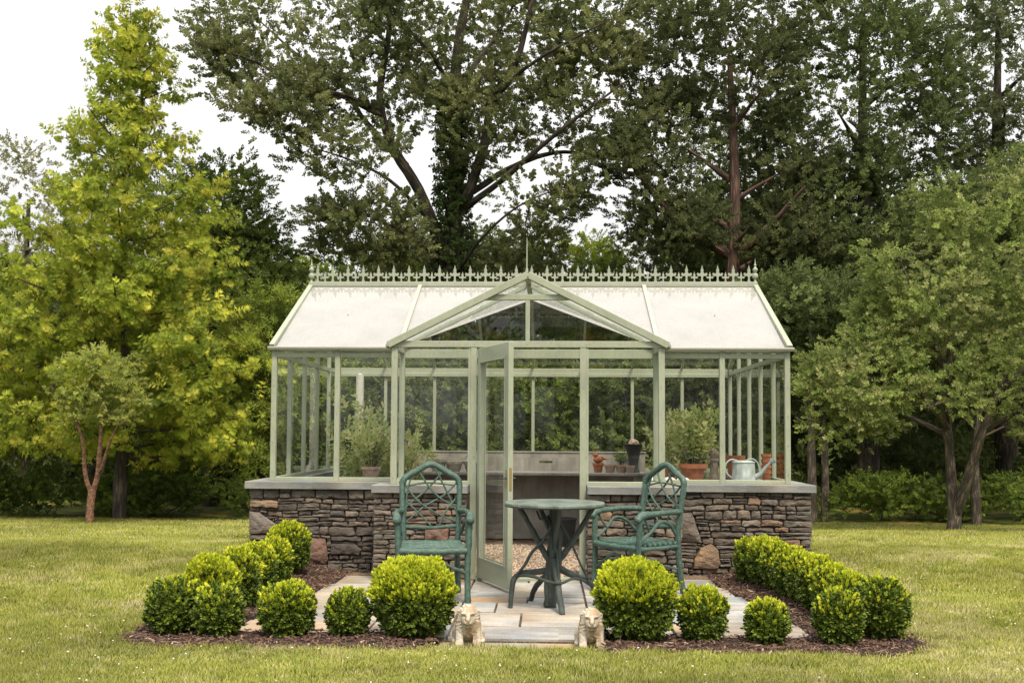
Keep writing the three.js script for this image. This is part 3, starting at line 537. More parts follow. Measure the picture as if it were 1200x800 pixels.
// ---------------------------------------------------------------- cast twig furniture
const br = (pts, r0, r1 = r0, seed = 1, o = {}) => branch(pts, r0, r1, { seg: 8, step: 0.025, knob: 0.28, seed, ...o }).toNonIndexed();
function armchair(name, label, at, turn) {
  const c = thing(name, label, 'armchair', at, turn, 'green twig armchairs');
  const p = (n, ...gs) => mesh(n, gs.length > 1 ? merge(gs) : gs[0], M.green, c);
  const w = 0.25, f = 0.24, b = -0.23, S = 0.41;   // half width, front, back, seat height
  for (const s of [-1, 1]) {
    p('front_leg', br([[s * (w + 0.015), 0, f + 0.02], [s * (w + 0.01), 0.22, f + 0.005], [s * (w + 0.02), 0.45, f], [s * (w + 0.028), 0.645, f - 0.005]], 0.025, 0.023, 3 + s));
    p('back_post', br([[s * (w - 0.02), 0, b - 0.05], [s * (w - 0.03), 0.25, b - 0.01], [s * (w - 0.03), 0.5, b], [s * (w - 0.02), 0.72, b - 0.03], [s * (w - 0.015), 0.905, b - 0.06]], 0.024, 0.023, 6 + s));
    p('arm_rest', br([[s * (w - 0.02), 0.665, b - 0.02], [s * (w + 0.02), 0.672, b + 0.12], [s * (w + 0.036), 0.665, 0.1], [s * (w + 0.032), 0.655, f - 0.02], [s * (w + 0.03), 0.62, f + 0.03]], (t) => 0.022 + 0.010 * smooth(0.6, 0.95, t), 0, 9 + s), br([[s * (w + 0.03), 0.655, f - 0.05], [s * (w + 0.032), 0.64, f + 0.015]], 0.029, 0.024, 19 + s));
    p('arm_brace', br([[s * (w + 0.01), S + 0.04, f - 0.02], [s * (w + 0.02), 0.53, 0.10], [s * (w + 0.025), 0.60, 0.02], [s * (w + 0.012), 0.57, -0.10], [s * (w - 0.01), 0.48, b + 0.04]], 0.015, 0.014, 12 + s), br([[s * (w + 0.012), 0.52, 0.12], [s * (w + 0.03), 0.60, 0.17], [s * (w + 0.034), 0.645, 0.2]], 0.011, 0.009, 13 + s));
    p('side_rail', br([[s * (w - 0.005), S - 0.02, f + 0.01], [s * (w - 0.015), S - 0.025, 0], [s * (w - 0.03), S - 0.02, b]], 0.019, 0.018, 15 + s));
    p('side_stretcher', br([[s * (w + 0.01), 0.17, f + 0.012], [s * w, 0.25, 0.05], [s * (w - 0.03), 0.2, b - 0.02]], 0.011, 0.010, 25 + s));
  }
  p('top_arch', br([[-w + 0.018, 0.885, b - 0.058], [-w + 0.03, 0.92, b - 0.062], [-0.11, 0.99, b - 0.072], [-0.03, 1.035, b - 0.078], [0.03, 1.035, b - 0.078], [0.11, 0.99, b - 0.072], [w - 0.03, 0.92, b - 0.062], [w - 0.018, 0.885, b - 0.058]], 0.026, 0.026, 31));
  p('front_rail', br([[-w - 0.005, S - 0.012, f + 0.012], [0, S - 0.018, f + 0.02], [w + 0.005, S - 0.012, f + 0.012]], 0.027, 0.026, 33));
  p('back_rail', br([[-w + 0.03, 0.54, b - 0.002], [0, 0.53, b - 0.006], [w - 0.03, 0.545, b - 0.002]], 0.016, 0.015, 35));
  p('back_rail', br([[-w + 0.03, S - 0.01, b], [w - 0.03, S - 0.01, b]], 0.02, 0.02, 36));
  for (let k = 0; k < 8; k++) { const z = lerp(b + 0.035, f - 0.035, k / 7), u = w - 0.01 - 0.012 * (1 - k / 7); p('seat_slat', br([[-u, S + 0.002, z], [-0.05, S - 0.004 + 0.003 * (k % 3), z + 0.006 * ((k % 2) - 0.5)], [u, S + 0.002, z]], 0.0275, 0.0275, 40 + k, { seg: 7, step: 0.04 })); }
  p('front_stretcher', br([[-w, 0.20, f + 0.012], [-0.13, 0.27, f + 0.02], [0, 0.335, f + 0.022], [0.13, 0.28, f + 0.018], [w, 0.23, f + 0.012]], 0.013, 0.012, 51));
  // lattice of thin shoots in the back
  const zb = (y) => b - 0.004 - 0.06 * smooth(0.5, 0.95, y), q = (x, y, d = 0) => [x, y, zb(y) + d];
  const lat = [[q(-0.21, 0.88), q(-0.12, 0.76, 0.006), q(0.02, 0.66, 0.004), q(0.20, 0.58)], [q(-0.20, 0.74), q(-0.08, 0.63, -0.004), q(0, 0.545)], [q(-0.10, 0.985), q(0.0, 0.84, 0.01), q(0.10, 0.75, 0.006), q(0.215, 0.70)], [q(0.21, 0.89), q(0.12, 0.80, -0.006), q(-0.05, 0.70, -0.002), q(-0.21, 0.57)], [q(0.10, 0.985), q(-0.02, 0.85, -0.004), q(-0.21, 0.69)], [q(0.20, 0.76), q(0.12, 0.66, 0.006), q(0.07, 0.55)], [q(-0.21, 0.86), q(-0.05, 0.89, 0.002), q(0.20, 0.87)], [q(0.03, 1.02), q(0.10, 0.88, 0.004), q(0.15, 0.78), q(0.205, 0.66)], [q(-0.16, 0.95), q(-0.19, 0.82, 0.004), q(-0.205, 0.64)]];
  lat.forEach((l, i) => p('lattice_shoot', br(l, 0.0085, 0.0075, 60 + i, { seg: 6, step: 0.03 })));
  return c;
}
armchair('twig_armchair', 'green cast twig armchair facing the lawn, beside the open door', [-0.725, 0, 1.52], 0.16);
armchair('twig_armchair', 'green cast twig armchair turned towards the round table', [0.93, 0, 1.145], -0.927);
{
  const t = thing('twig_table', 'round twig-legged garden table with weathered grey green top', 'table', [0.235, 0, 1.88]);
  const p = (n, ...gs) => mesh(n, gs.length > 1 ? merge(gs) : gs[0], M.greenDark, t);
  // wavy edged top
  const sh = new THREE.Shape(); for (let k = 0; k < 40; k++) { const a = k / 40 * 6.2832, r = 0.372 * (1 + 0.02 * pn(Math.cos(a) * 2.5, Math.sin(a) * 2.5, 3) + 0.006 * Math.sin(a * 11)); k ? sh.lineTo(Math.cos(a) * r, Math.sin(a) * r) : sh.moveTo(r, 0); }
  const g = new THREE.ExtrudeGeometry(sh, { depth: 0.012, bevelEnabled: true, bevelThickness: 0.006, bevelSize: 0.006, bevelSegments: 2 }); g.rotateX(-Math.PI / 2).translate(0, 0.768, 0);
  mesh('table_top', metricUV(g), M.tableTop, t);
  p('top_rim', br(Array.from({ length: 25 }, (_, k) => { const a = k / 24 * 6.2832; return [Math.cos(a) * 0.366, 0.762, Math.sin(a) * 0.366]; }), 0.009, 0.009, 3));
  p('pedestal', br([[-0.03, 0.0, -0.02], [-0.025, 0.2, -0.01], [-0.01, 0.45, 0], [0, 0.74, 0]], 0.046, 0.038, 5), br([[0.03, 0.30, 0.03], [0.035, 0.5, 0.02], [0.02, 0.74, 0.02]], 0.024, 0.024, 8), br([[-0.05, 0.02, 0.02], [-0.055, 0.25, 0.015], [-0.03, 0.42, 0.0]], 0.021, 0.016, 9));
  p('leg', br([[0, 0.36, 0.02], [0.02, 0.24, 0.06], [0.035, 0.12, 0.16], [0.06, 0.0, 0.30]], 0.032, 0.021, 11));
  p('leg', br([[0, 0.29, 0], [-0.12, 0.265, 0.0], [-0.255, 0.25, 0.01], [-0.30, 0.21, 0.02], [-0.32, 0.1, 0.03], [-0.325, 0.0, 0.035]], 0.025, 0.018, 13));
  p('leg', br([[0.03, 0.30, 0], [0.14, 0.235, -0.05], [0.24, 0.19, -0.12], [0.31, 0.12, -0.2], [0.35, 0.0, -0.26]], 0.027, 0.019, 15));
  p('leg', br([[0, 0.28, -0.02], [-0.08, 0.2, -0.14], [-0.15, 0.1, -0.24], [-0.18, 0.0, -0.30]], 0.026, 0.019, 17));
  p('top_brace', br([[-0.01, 0.30, 0.01], [-0.07, 0.40, 0.02], [-0.15, 0.55, 0.03], [-0.21, 0.66, 0.03], [-0.28, 0.768, 0.03]], 0.023, 0.019, 19));
  p('top_brace', br([[0.02, 0.33, 0], [0.10, 0.44, 0.02], [0.20, 0.60, 0.03], [0.30, 0.768, 0.03]], 0.023, 0.019, 21));
  p('top_brace', br([[-0.02, 0.56, -0.02], [-0.07, 0.64, -0.12], [-0.12, 0.768, -0.22]], 0.022, 0.018, 23));
  p('top_brace', br([[0.0, 0.45, 0.04], [0.02, 0.6, 0.14], [0.04, 0.768, 0.25]], 0.018, 0.016, 24));
  p('vine', br([[-0.29, 0.235, 0.03], [-0.22, 0.32, 0.05], [-0.17, 0.41, 0.06], [-0.09, 0.50, 0.07], [-0.03, 0.60, 0.06], [-0.05, 0.68, 0.0]], 0.013, 0.010, 25), br([[-0.27, 0.24, 0.03], [-0.16, 0.245, 0.10], [-0.04, 0.21, 0.13], [0.05, 0.20, 0.12], [0.14, 0.225, 0.05], [0.24, 0.19, -0.08]], 0.012, 0.010, 27), br([[0.05, 0.62, 0.03], [0.13, 0.48, 0.02], [0.19, 0.34, 0.02], [0.26, 0.20, -0.1]], 0.009, 0.008, 29), br([[-0.13, 0.72, 0.03], [-0.10, 0.66, 0.07], [-0.06, 0.67, 0.06], [-0.09, 0.70, 0.03], [-0.05, 0.6, 0.05], [0.02, 0.4, 0.07], [0.03, 0.22, 0.1]], 0.009, 0.007, 30));
}

// ---------------------------------------------------------------- seated lions
const cap3 = (p, a, b, r1, r2) => { const bx = b[0] - a[0], by = b[1] - a[1], bz = b[2] - a[2], px = p[0] - a[0], py = p[1] - a[1], pz = p[2] - a[2], h = clamp((px * bx + py * by + pz * bz) / (bx * bx + by * by + bz * bz), 0, 1); return Math.hypot(px - bx * h, py - by * h, pz - bz * h) - lerp(r1, r2, h); };
const ell = (p, c, r) => { const k = Math.hypot((p[0] - c[0]) / r[0], (p[1] - c[1]) / r[1], (p[2] - c[2]) / r[2]); return (k - 1) * Math.min(...r) * (0.6 + 0.4 * Math.min(1, k)); };
const smin = (a, b, k) => { const h = Math.max(k - Math.abs(a - b), 0) / k; return Math.min(a, b) - h * h * k / 4; };
function march(sdf, [x0, y0, z0], size, res) {
  const mc = new MarchingCubes(res, new THREE.MeshBasicMaterial(), false, false, 400000); mc.isolation = 0;
  for (let k = 0; k < res; k++) for (let j = 0; j < res; j++) for (let i = 0; i < res; i++) mc.field[i + j * res + k * res * res] = -sdf([x0 + (i / (res - 1)) * size, y0 + (j / (res - 1)) * size, z0 + (k / (res - 1)) * size]);
  mc.update();
  const n = mc.count, pos = new Float32Array(n * 3), h = res / 2;
  for (let i = 0; i < n; i++) { for (let a = 0; a < 3; a++) { const cell = mc.positionArray[i * 3 + a] * h + h; pos[i * 3 + a] = [x0, y0, z0][a] + cell / (res - 1) * size; } }
  const g = new THREE.BufferGeometry(); g.setAttribute('position', new THREE.BufferAttribute(pos, 3));
  const e = 0.0015, nor = new Float32Array(n * 3);
  for (let i = 0; i < n; i++) { const p = [pos[i * 3], pos[i * 3 + 1], pos[i * 3 + 2]]; const v = [0, 1, 2].map((a) => { const q = [...p], w = [...p]; q[a] += e; w[a] -= e; return sdf(q) - sdf(w); }), l = Math.hypot(...v) || 1; nor[i * 3] = v[0] / l; nor[i * 3 + 1] = v[1] / l; nor[i * 3 + 2] = v[2] / l; }
  g.setAttribute('normal', new THREE.BufferAttribute(nor, 3));
  return metricUV(g);
}
function lionSDF(p) {
  const q = [Math.abs(p[0]), p[1], p[2]];
  let d = ell(p, [0, 0.075, -0.07], [0.075, 0.075, 0.085]);                       // haunch
  d = smin(d, cap3(p, [0, 0.07, -0.07], [0, 0.135, 0.01], 0.066, 0.06), 0.05);      // trunk
  d = smin(d, ell(p, [0, 0.115, 0.03], [0.064, 0.085, 0.055]), 0.03);               // chest
  d = smin(d, cap3(q, [0.056, 0.12, 0.045], [0.054, 0.03, 0.085], 0.026, 0.023), 0.015);   // fore legs
  d = smin(d, ell(q, [0.056, 0.017, 0.108], [0.027, 0.019, 0.036]), 0.012);
  for (const t of [-0.014, 0, 0.014]) d = smin(d, ell(q, [0.056 + t, 0.014, 0.138], [0.0075, 0.013, 0.012]), 0.004);   // toes
  d = smin(d, ell(q, [0.074, 0.055, -0.065], [0.032, 0.055, 0.06]), 0.02);          // thigh
  d = smin(d, ell(q, [0.086, 0.016, -0.005], [0.022, 0.017, 0.045]), 0.012);        // hind paw
  // mane: heavy mass round the head
  let m = ell(p, [0, 0.178, 0.035], [0.072, 0.076, 0.058]); m = smin(m, ell(p, [0, 0.12, 0.045], [0.064, 0.066, 0.052]), 0.04);
  const a = Math.atan2(p[0], p[1] - 0.175); m += 0.0016 * Math.sin(a * 13 + 4 * Math.sin(p[1] * 50)) + 0.0016 * pn(p[0] * 60, p[1] * 60, p[2] * 60);
  d = smin(d, m, 0.02);
  let f = ell(p, [0, 0.180, 0.062], [0.054, 0.062, 0.056]);                          // face
  f = smin(f, ell(p, [0, 0.156, 0.108], [0.034, 0.027, 0.032]), 0.018);             // muzzle
  f = smin(f, ell(q, [0.015, 0.152, 0.124], [0.017, 0.015, 0.016]), 0.006);
  f = smin(f, cap3(p, [0, 0.205, 0.104], [0, 0.172, 0.134], 0.013, 0.015), 0.010);  // nose
  f = smin(f, ell(p, [0, 0.126, 0.100], [0.024, 0.015, 0.022]), 0.010);              // chin
  f = smin(f, ell(q, [0.027, 0.207, 0.102], [0.019, 0.009, 0.013]), 0.008);          // brow
  f = Math.max(f, -ell(q, [0.027, 0.190, 0.118], [0.016, 0.011, 0.016]));            // eye socket
  f = smin(f, ell(q, [0.027, 0.189, 0.099], [0.009, 0.007, 0.008]), 0.002);
  f = Math.max(f, -cap3(q, [0, 0.139, 0.142], [0.030, 0.134, 0.114], 0.0045, 0.004)); // mouth line
  f = Math.max(f, -ell(p, [0, 0.166, 0.152], [0.010, 0.004, 0.006]));
  d = smin(d, f, 0.010);
  d = smin(d, ell(q, [0.062, 0.205, 0.045], [0.013, 0.015, 0.012]), 0.010);           // ears
  d = Math.max(d, -ell(q, [0.064, 0.205, 0.058], [0.006, 0.008, 0.006]));
  return Math.max(d, -p[1]) + 0.0012 * pn(p[0] * 120, p[1] * 120, p[2] * 120);
}
{
  const g = march(lionSDF, [-0.16, -0.02, -0.17], 0.33, 96);
  const a = thing('lion_statue', 'small weathered stone lion sitting beside the boxwood in front of the armchair', 'statue', [-0.305, 0, 3.20], 0.06, 'stone lions guarding the path'); mesh('lion_body', g, M.lion, a);
  const b = thing('lion_statue', 'small weathered stone lion sitting with a white blossom fallen at its side', 'statue', [0.455, -0.012, 3.17], 0.0, 'stone lions guarding the path'); mesh('lion_body', g.clone(), M.lion, b).rotation.y = 0.02;
  a.scale.setScalar(0.97); b.scale.setScalar(0.95);
  // fallen blossom
  const fl = []; const r = rng(5); for (let k = 0; k < 9; k++) { const s = new THREE.SphereGeometry(0.022, 7, 5); s.scale(1, 0.22, 0.6); s.translate(0.018, 0, 0); s.rotateZ(0.3 + r() * 0.9).rotateY(k * 0.72 + r() * 0.4).translate((r() - 0.5) * 0.01, 0.012 + 0.003 * k, (r() - 0.5) * 0.01); fl.push(s); }
  const bl = mesh('blossom', merge(fl), M.white, scene); tag(bl, 'crumpled white blossom lying on the mulch beside the stone lion', 'blossom'); bl.position.set(0.575, 0.055, 3.19);
}

// ---------------------------------------------------------------- inside the greenhouse
{
  const b = thing('potting_bench', 'grey zinc potting bench with splashback along the back wall', 'bench', [0, 0, -2.86]);
  const holes = [[-0.27, 0.965], [-0.02, 0.965], [0.315, 0.962]];
  const sh = new THREE.Shape([[-1.40, 0.02], [1.36, 0.02], [1.36, 1.06], [-1.40, 1.06]].map((p) => new THREE.Vector2(...p)));
  for (const [x, y] of holes) { const h = new THREE.Path(); h.absarc(x, y, 0.027, 0, 6.2832); sh.holes.push(h); }
  sh.holes.push(new THREE.Path([[0.08, 0.935], [0.24, 0.935], [0.24, 0.96], [0.08, 0.96]].map((p) => new THREE.Vector2(...p))));
  mesh('splashback', metricUV(new THREE.ExtrudeGeometry(sh, { depth: 0.02, bevelEnabled: false })), M.zinc, b);
  mesh('bench_top', box(-1.40, 1.345, 0.80, 0.835, 0.021, 0.46, 0.008), M.zinc, b);
  for (const x of [-1.3, -0.62, 1.22]) { mesh('leg', box(x - 0.03, x + 0.03, 0.01, 0.80, 0.36, 0.42), M.zinc, b); }
  mesh('trim', box(-1.41, 1.37, 1.06, 1.075, -0.012, 0.03, 0.003), M.zinc, b);
  // shelves inside both end bays
  for (const s of [-1, 1]) {
    const sh2 = thing('plant_shelf', s < 0 ? 'grey shelf inside the end bay of the downpipe' : 'grey shelf inside the end bay holding the watering can', 'shelf', [s * 1.79, 0, -0.55]);
    mesh('shelf_board', box(-0.54, 0.54, 0.80, 0.838, -0.42, 0.36, 0.006), M.cap, sh2); for (const x of [-0.48, 0.48]) for (const z of [-0.36, 0.3]) mesh('leg', box(x - 0.025, x + 0.025, 0.005, 0.80, z - 0.025, z + 0.025), M.zinc, sh2);
  }
}
const potGeo = (r, h) => lathe([[0, 0.004], [r * 0.68, 0], [r * 0.9, h * 0.72], [r * 0.92, h * 0.74], [r * 1.03, h * 0.74], [r * 1.05, h], [r * 0.92, h], [r * 0.9, h * 0.86], [0, h * 0.85]], 28);
function pot(label, [x, y, z], r, h, mat = M.clay, group) {
  const p = thing('flower_pot', label, 'flower pot', [x, y, z], 0, group); mesh('pot_body', metricUV(potGeo(r, h)), mat, p);
  mesh('soil', lathe([[0, h * 0.88], [r * 0.91, h * 0.875]], 20), M.soilPot, p); return p;
}
// leaf shapes: triangles fanned from a midrib, base at the origin, growing along +y, facing +z
function leaf(kind, L) {
  const O = { ovate: [[0, 0], [0.20, 0.22], [0.27, 0.45], [0.18, 0.75], [0, 1]], oak: [[0, 0], [0.13, 0.2], [0.30, 0.36], [0.20, 0.5], [0.36, 0.68], [0.2, 0.84], [0, 1]], lance: [[0, 0], [0.11, 0.3], [0.12, 0.6], [0, 1]], round: [[0, 0], [0.27, 0.2], [0.36, 0.5], [0.24, 0.84], [0, 1]] }[kind];
  const pos = [];
  if (kind === 'star') {
    const tips = [[-1.25, 0.78], [-0.62, 0.95], [0, 1.1], [0.62, 0.95], [1.25, 0.78]], c = [0, 0.28, 0.03]; const out = [[0, 0, 0]];
    tips.forEach(([a, r], i) => { out.push([Math.sin(a) * r * 0.62, 0.28 + Math.cos(a) * r * 0.62, -0.10]); if (i < 4) { const m = a + 0.31; out.push([Math.sin(m) * 0.26, 0.28 + Math.cos(m) * 0.26, 0.0]); } });
    for (let i = 0; i < out.length; i++) { const a = out[i], b = out[(i + 1) % out.length]; pos.push(...c, ...b, ...a); }
  } else for (const s of [-1, 1]) for (let i = 0; i < O.length - 1; i++) {
    const [x0, y0] = O[i], [x1, y1] = O[i + 1], P = (x, y) => [s * x, y, 0.25 * x - 0.12 * y * y];
    const m0 = [0, y0, -0.12 * y0 * y0], m1 = [0, y1, -0.12 * y1 * y1], a = P(x0, y0), b = P(x1, y1);
    if (x0 > 0) pos.push(...m0, ...(s > 0 ? a : m1), ...(s > 0 ? m1 : a)); pos.push(...(s > 0 ? [...a, ...b, ...m1] : [...a, ...m1, ...b]));
  }
  const g = new THREE.BufferGeometry(); g.setAttribute('position', new THREE.Float32BufferAttribute(pos.map((v) => v * L), 3)); g.computeVertexNormals(); return g;
}
function put(g, m) { return g.clone().applyMatrix4(m); }
// a spray: n leaves around a short twig
function spray(kind, L, n, len, seed, { spread = 1, droop = 0.2, twig = true, vary = 0.35, flat = 0.5 } = {}) {
  const r = rng(seed), gs = [], e = new THREE.Euler(), q = new THREE.Quaternion();
  for (let i = 0; i < n; i++) {
    const t = (i + 0.6) / n, az = i * 2.4 + r() * 0.9, tilt = lerp(1.35, 0.35, t) * spread + (r() - 0.5) * 0.5 + droop;
    const s = 1 - vary * r(), m = new THREE.Matrix4();
    m.makeRotationY(az).multiply(new THREE.Matrix4().makeRotationX(tilt)).multiply(new THREE.Matrix4().makeRotationY((r() - 0.5) * 0.8)).multiply(new THREE.Matrix4().makeScale(s, s, s));
    m.setPosition(0.06 * len * (r() - 0.5), len * t * 0.85, 0.06 * len * (r() - 0.5));
    gs.push(put(leaf(kind, L), m));
  }
  if (twig) { const w = new THREE.CylinderGeometry(len * 0.008, len * 0.014, len * 0.92, 3, 1, true); w.translate(0, len * 0.46, 0); w.deleteAttribute('uv'); gs.push(w.toNonIndexed()); }
  const g = mergeGeometries(gs.map((x) => { x.deleteAttribute('uv'); return x; })); return g;
}
const dirQ = new THREE.Quaternion(), UPV = V(0, 1, 0);
function orient(pos, dir, scale, roll, out = new THREE.Matrix4()) { dirQ.setFromUnitVectors(UPV, dir); const qr = new THREE.Quaternion().setFromAxisAngle(UPV, roll); return out.compose(pos, dirQ.clone().multiply(qr), V(scale, scale, scale)); }
const col = (c, k = 1) => new THREE.Color().setRGB(c[0] * k, c[1] * k, c[2] * k);
// a bushy potted plant: upright stems with sprays
function stems(parent, n, h, spreadR, geo, palette, seed, y0 = 0, dens = 7, mat = M.leaf) {
  const r = rng(seed), tw = [], mats = [], cols = [];
  for (let i = 0; i < n; i++) {
    const a = r() * 6.28, hh = h * (0.55 + 0.45 * r()), R = spreadR * Math.sqrt(r()), p = [V(Math.cos(a) * R * 0.15, y0, Math.sin(a) * R * 0.15), V(Math.cos(a) * R * 0.5, y0 + hh * 0.5, Math.sin(a) * R * 0.5), V(Math.cos(a) * R + 0.03 * gauss(r), y0 + hh, Math.sin(a) * R)];
    tw.push(branch(p, 0.004, 0.0015, { seg: 4, step: 0.06, caps: false }).toNonIndexed());
    const cv = new THREE.CatmullRomCurve3(p), k = Math.ceil(dens * hh / h);
    for (let j = 0; j < k; j++) { const t = 0.22 + 0.78 * (j + r()) / k, q = cv.getPoint(Math.min(1, t)), az = r() * 6.28, d = V(Math.cos(az) * 0.8, 0.75 + r() * 0.6, Math.sin(az) * 0.8).normalize(); mats.push(orient(q, d, 0.75 + r() * 0.5, r() * 6.28)); cols.push(col(palette[Math.floor(r() * palette.length)], 0.8 + 0.4 * r())); }
  }
  mesh('stem', merge(tw), M.bark, parent); stuffCopies('leaves', geo, mat, mats, cols, parent);
}
{
  const silver = [[0.46, 0.52, 0.20], [0.58, 0.60, 0.28], [0.34, 0.43, 0.14], [0.64, 0.63, 0.30]], fresh = [[0.16, 0.24, 0.05], [0.24, 0.30, 0.07], [0.10, 0.17, 0.04]];
  const olive = spray('ovate', 0.072, 7, 0.14, 5, { twig: false }), soft = spray('lance', 0.06, 8, 0.10, 6, { twig: false });
  const P = (x, z, y = 0.84) => [x, y, z];
  const a = thing('potted_shrub', 'tall variegated shrub with pale leaves behind the downpipe bay', 'potted plant', P(-1.95, -1.75, 0.005)); mesh('pot_body', metricUV(potGeo(0.19, 0.30)), M.clay, a); stems(a, 22, 1.42, 0.42, olive, silver, 11, 0.26, 17);
  const a2 = thing('potted_shrub', 'bushy pale leaved shrub beside the stone obelisk', 'potted plant', P(-1.50, -2.0, 0.005)); mesh('pot_body', metricUV(potGeo(0.17, 0.30)), M.clay, a2); stems(a2, 20, 1.18, 0.38, olive, silver, 12, 0.26, 16);
  const c = thing('potted_shrub', 'pale leaved shrub growing from the wide terracotta pot', 'potted plant', P(1.62, -0.62)); mesh('pot_body', metricUV(potGeo(0.135, 0.165)), M.clay, c); mesh('soil', lathe([[0, 0.145], [0.12, 0.144]], 20), M.soilPot, c); stems(c, 18, 0.56, 0.27, olive, silver, 13, 0.14, 10);
  const c2 = thing('potted_shrub', 'upright pale shrub behind the capped stone post', 'potted plant', P(1.78, -2.0, 0.005)); mesh('pot_body', metricUV(potGeo(0.17, 0.30)), M.clay, c2); stems(c2, 18, 1.30, 0.30, olive, silver, 14, 0.26, 15);
  const c3 = thing('potted_shrub', 'pale shrub with upright shoots near the porch corner', 'potted plant', P(1.56, -1.95, 0.005)); mesh('pot_body', metricUV(potGeo(0.17, 0.30)), M.clay, c3); stems(c3, 18, 1.24, 0.28, olive, silver, 15, 0.26, 15);
  const a3 = thing('potted_shrub', 'low cream leaved shrub on the shelf of the downpipe bay', 'potted plant', P(-1.62, -0.8)); mesh('pot_body', metricUV(potGeo(0.10, 0.11)), M.clayPale, a3); stems(a3, 14, 0.42, 0.24, olive, silver, 16, 0.09, 8);
  pot('tall terracotta pot standing behind the watering can', P(2.10, -0.95), 0.095, 0.24); pot('small terracotta pot behind the wide pot with the shrub', P(1.42, -0.80), 0.06, 0.12); 
  { const st = thing('pot_stack', 'stack of slim terracotta pots in the corner bay', 'flower pot', P(2.345, -0.62)); for (let k = 0; k < 4; k++) mesh('pot_body', metricUV(potGeo(0.05, 0.10)), M.clay, st).position.y = k * 0.055; }
  // watering can
  const w = thing('watering_can', 'pale blue zinc watering can standing inside the corner window', 'watering can', P(2.06, -0.30), 0);
  mesh('can_body', metricUV(lathe([[0, 0.002], [0.115, 0], [0.118, 0.012], [0.112, 0.02], [0.104, 0.185], [0.110, 0.19], [0.106, 0.197], [0.098, 0.190], [0.09, 0.02], [0, 0.015]], 32)), M.zincBlue, w);
  mesh('lid', metricUV(lathe([[0.106, 0.19], [0.09, 0.205], [0.05, 0.212], [0.0, 0.213]], 24, 0).clone().translate(0.0, -0.003, 0)), M.zincBlue, w);
  mesh('spout', br([[0.085, 0.035, 0], [0.15, 0.075, 0], [0.22, 0.155, 0], [0.255, 0.19, 0]], 0.028, 0.012, 1, { knob: 0 }), M.zincBlue, w);
  mesh('rose', lathe([[0, 0], [0.012, 0], [0.034, 0.042], [0.034, 0.046], [0, 0.05]], 18).rotateZ(-0.85).translate(0.25, 0.185, 0), M.zincBlue, w);
  mesh('handle', br([[-0.10, 0.03, 0], [-0.165, 0.09, 0], [-0.17, 0.17, 0], [-0.12, 0.215, 0], [-0.06, 0.205, 0]], 0.009, 0.009, 2, { knob: 0 }), M.zincBlue, w);
  mesh('handle', br([[0.02, 0.205, 0], [0.08, 0.225, 0], [0.13, 0.19, 0], [0.155, 0.10, 0]], 0.007, 0.007, 2, { knob: 0 }), M.zincBlue, w);
  // capped stone post
  const obelisk = (label, [x, y, z], hh, k, cat = 'ornament') => { const o = thing('stone_finial', label, cat, [x, y, z]); mesh('shaft', metricUV(new THREE.CylinderGeometry(0.055 * k, 0.075 * k, hh, 4, 1).rotateY(0.6).translate(0, hh / 2, 0)), M.ston, o); mesh('cap', metricUV(lathe([[0.07 * k, 0], [0.07 * k, 0.02 * k], [0.035 * k, 0.03 * k], [0.06 * k, 0.055 * k], [0.062 * k, 0.08 * k], [0.04 * k, 0.12 * k], [0, 0.14 * k]], 16).translate(0, hh, 0)), M.ston, o); };
  obelisk('grey stone post with round cap standing on the shelf', P(1.86, -0.80), 0.19, 0.9); obelisk('tall tapering stone obelisk beside the pale pots', [-1.44, 0.835, -2.62], 0.24, 1.0);
  { const r = rng(31); for (let k = 0; k < 3; k++) { const g = new THREE.IcosahedronGeometry(0.05, 2), q = g.attributes.position; for (let i = 0; i < q.count; i++) { const s = 1 + 0.25 * pn(q.getX(i) * 30 + k * 5, q.getY(i) * 30, q.getZ(i) * 30); q.setXYZ(i, q.getX(i) * s * 1.5, q.getY(i) * s * 0.5, q.getZ(i) * s); } g.computeVertexNormals(); const o = mesh('pebble', metricUV(g), M.white, scene); tag(o, 'white pebble lying on the shelf in front of the wide terracotta pot', 'stone', 'white pebbles on the shelf'); o.position.set(1.22 + k * 0.13, 0.860, -0.26 - 0.02 * k); o.rotation.y = k; } }
  // pots on the bench
  const bz = -2.58, by = 0.836;
  { const p = pot('small terracotta pot topped with a clay bird', [0.78, by, bz], 0.065, 0.11); const g = mergeGeometries([new THREE.SphereGeometry(0.045, 14, 10).scale(1.3, 0.9, 0.9).translate(0.0, 0.15, 0), new THREE.SphereGeometry(0.03, 12, 8).translate(-0.03, 0.205, 0), new THREE.ConeGeometry(0.012, 0.03, 8).rotateZ(1.6).translate(-0.065, 0.205, 0), new THREE.ConeGeometry(0.025, 0.09, 8).rotateZ(-1.9).translate(0.075, 0.16, 0), new THREE.SphereGeometry(0.016, 8, 6).scale(0.5, 1.3, 1).translate(-0.03, 0.235, 0)]); mesh('clay_bird', g, M.clay, p); }
  pot('pale terracotta pot between the clay bird and its twin', [0.92, by, bz + 0.03], 0.07, 0.095, M.clayPale); { const p = pot('pale terracotta pot with small seedlings beside the black urn', [1.05, by, bz + 0.05], 0.072, 0.10, M.clayPale); stems(p, 9, 0.09, 0.06, soft, fresh, 22, 0.08, 3); }
  { const u = thing('metal_urn', 'tall flared black metal vase holding a pink stone', 'vase', [1.205, by, bz - 0.06]); mesh('urn_body', lathe([[0, 0.002], [0.075, 0], [0.07, 0.02], [0.055, 0.05], [0.06, 0.12], [0.075, 0.22], [0.10, 0.30], [0.13, 0.335], [0.125, 0.34], [0.095, 0.305], [0.06, 0.2], [0, 0.18]], 28), M.black, u); }
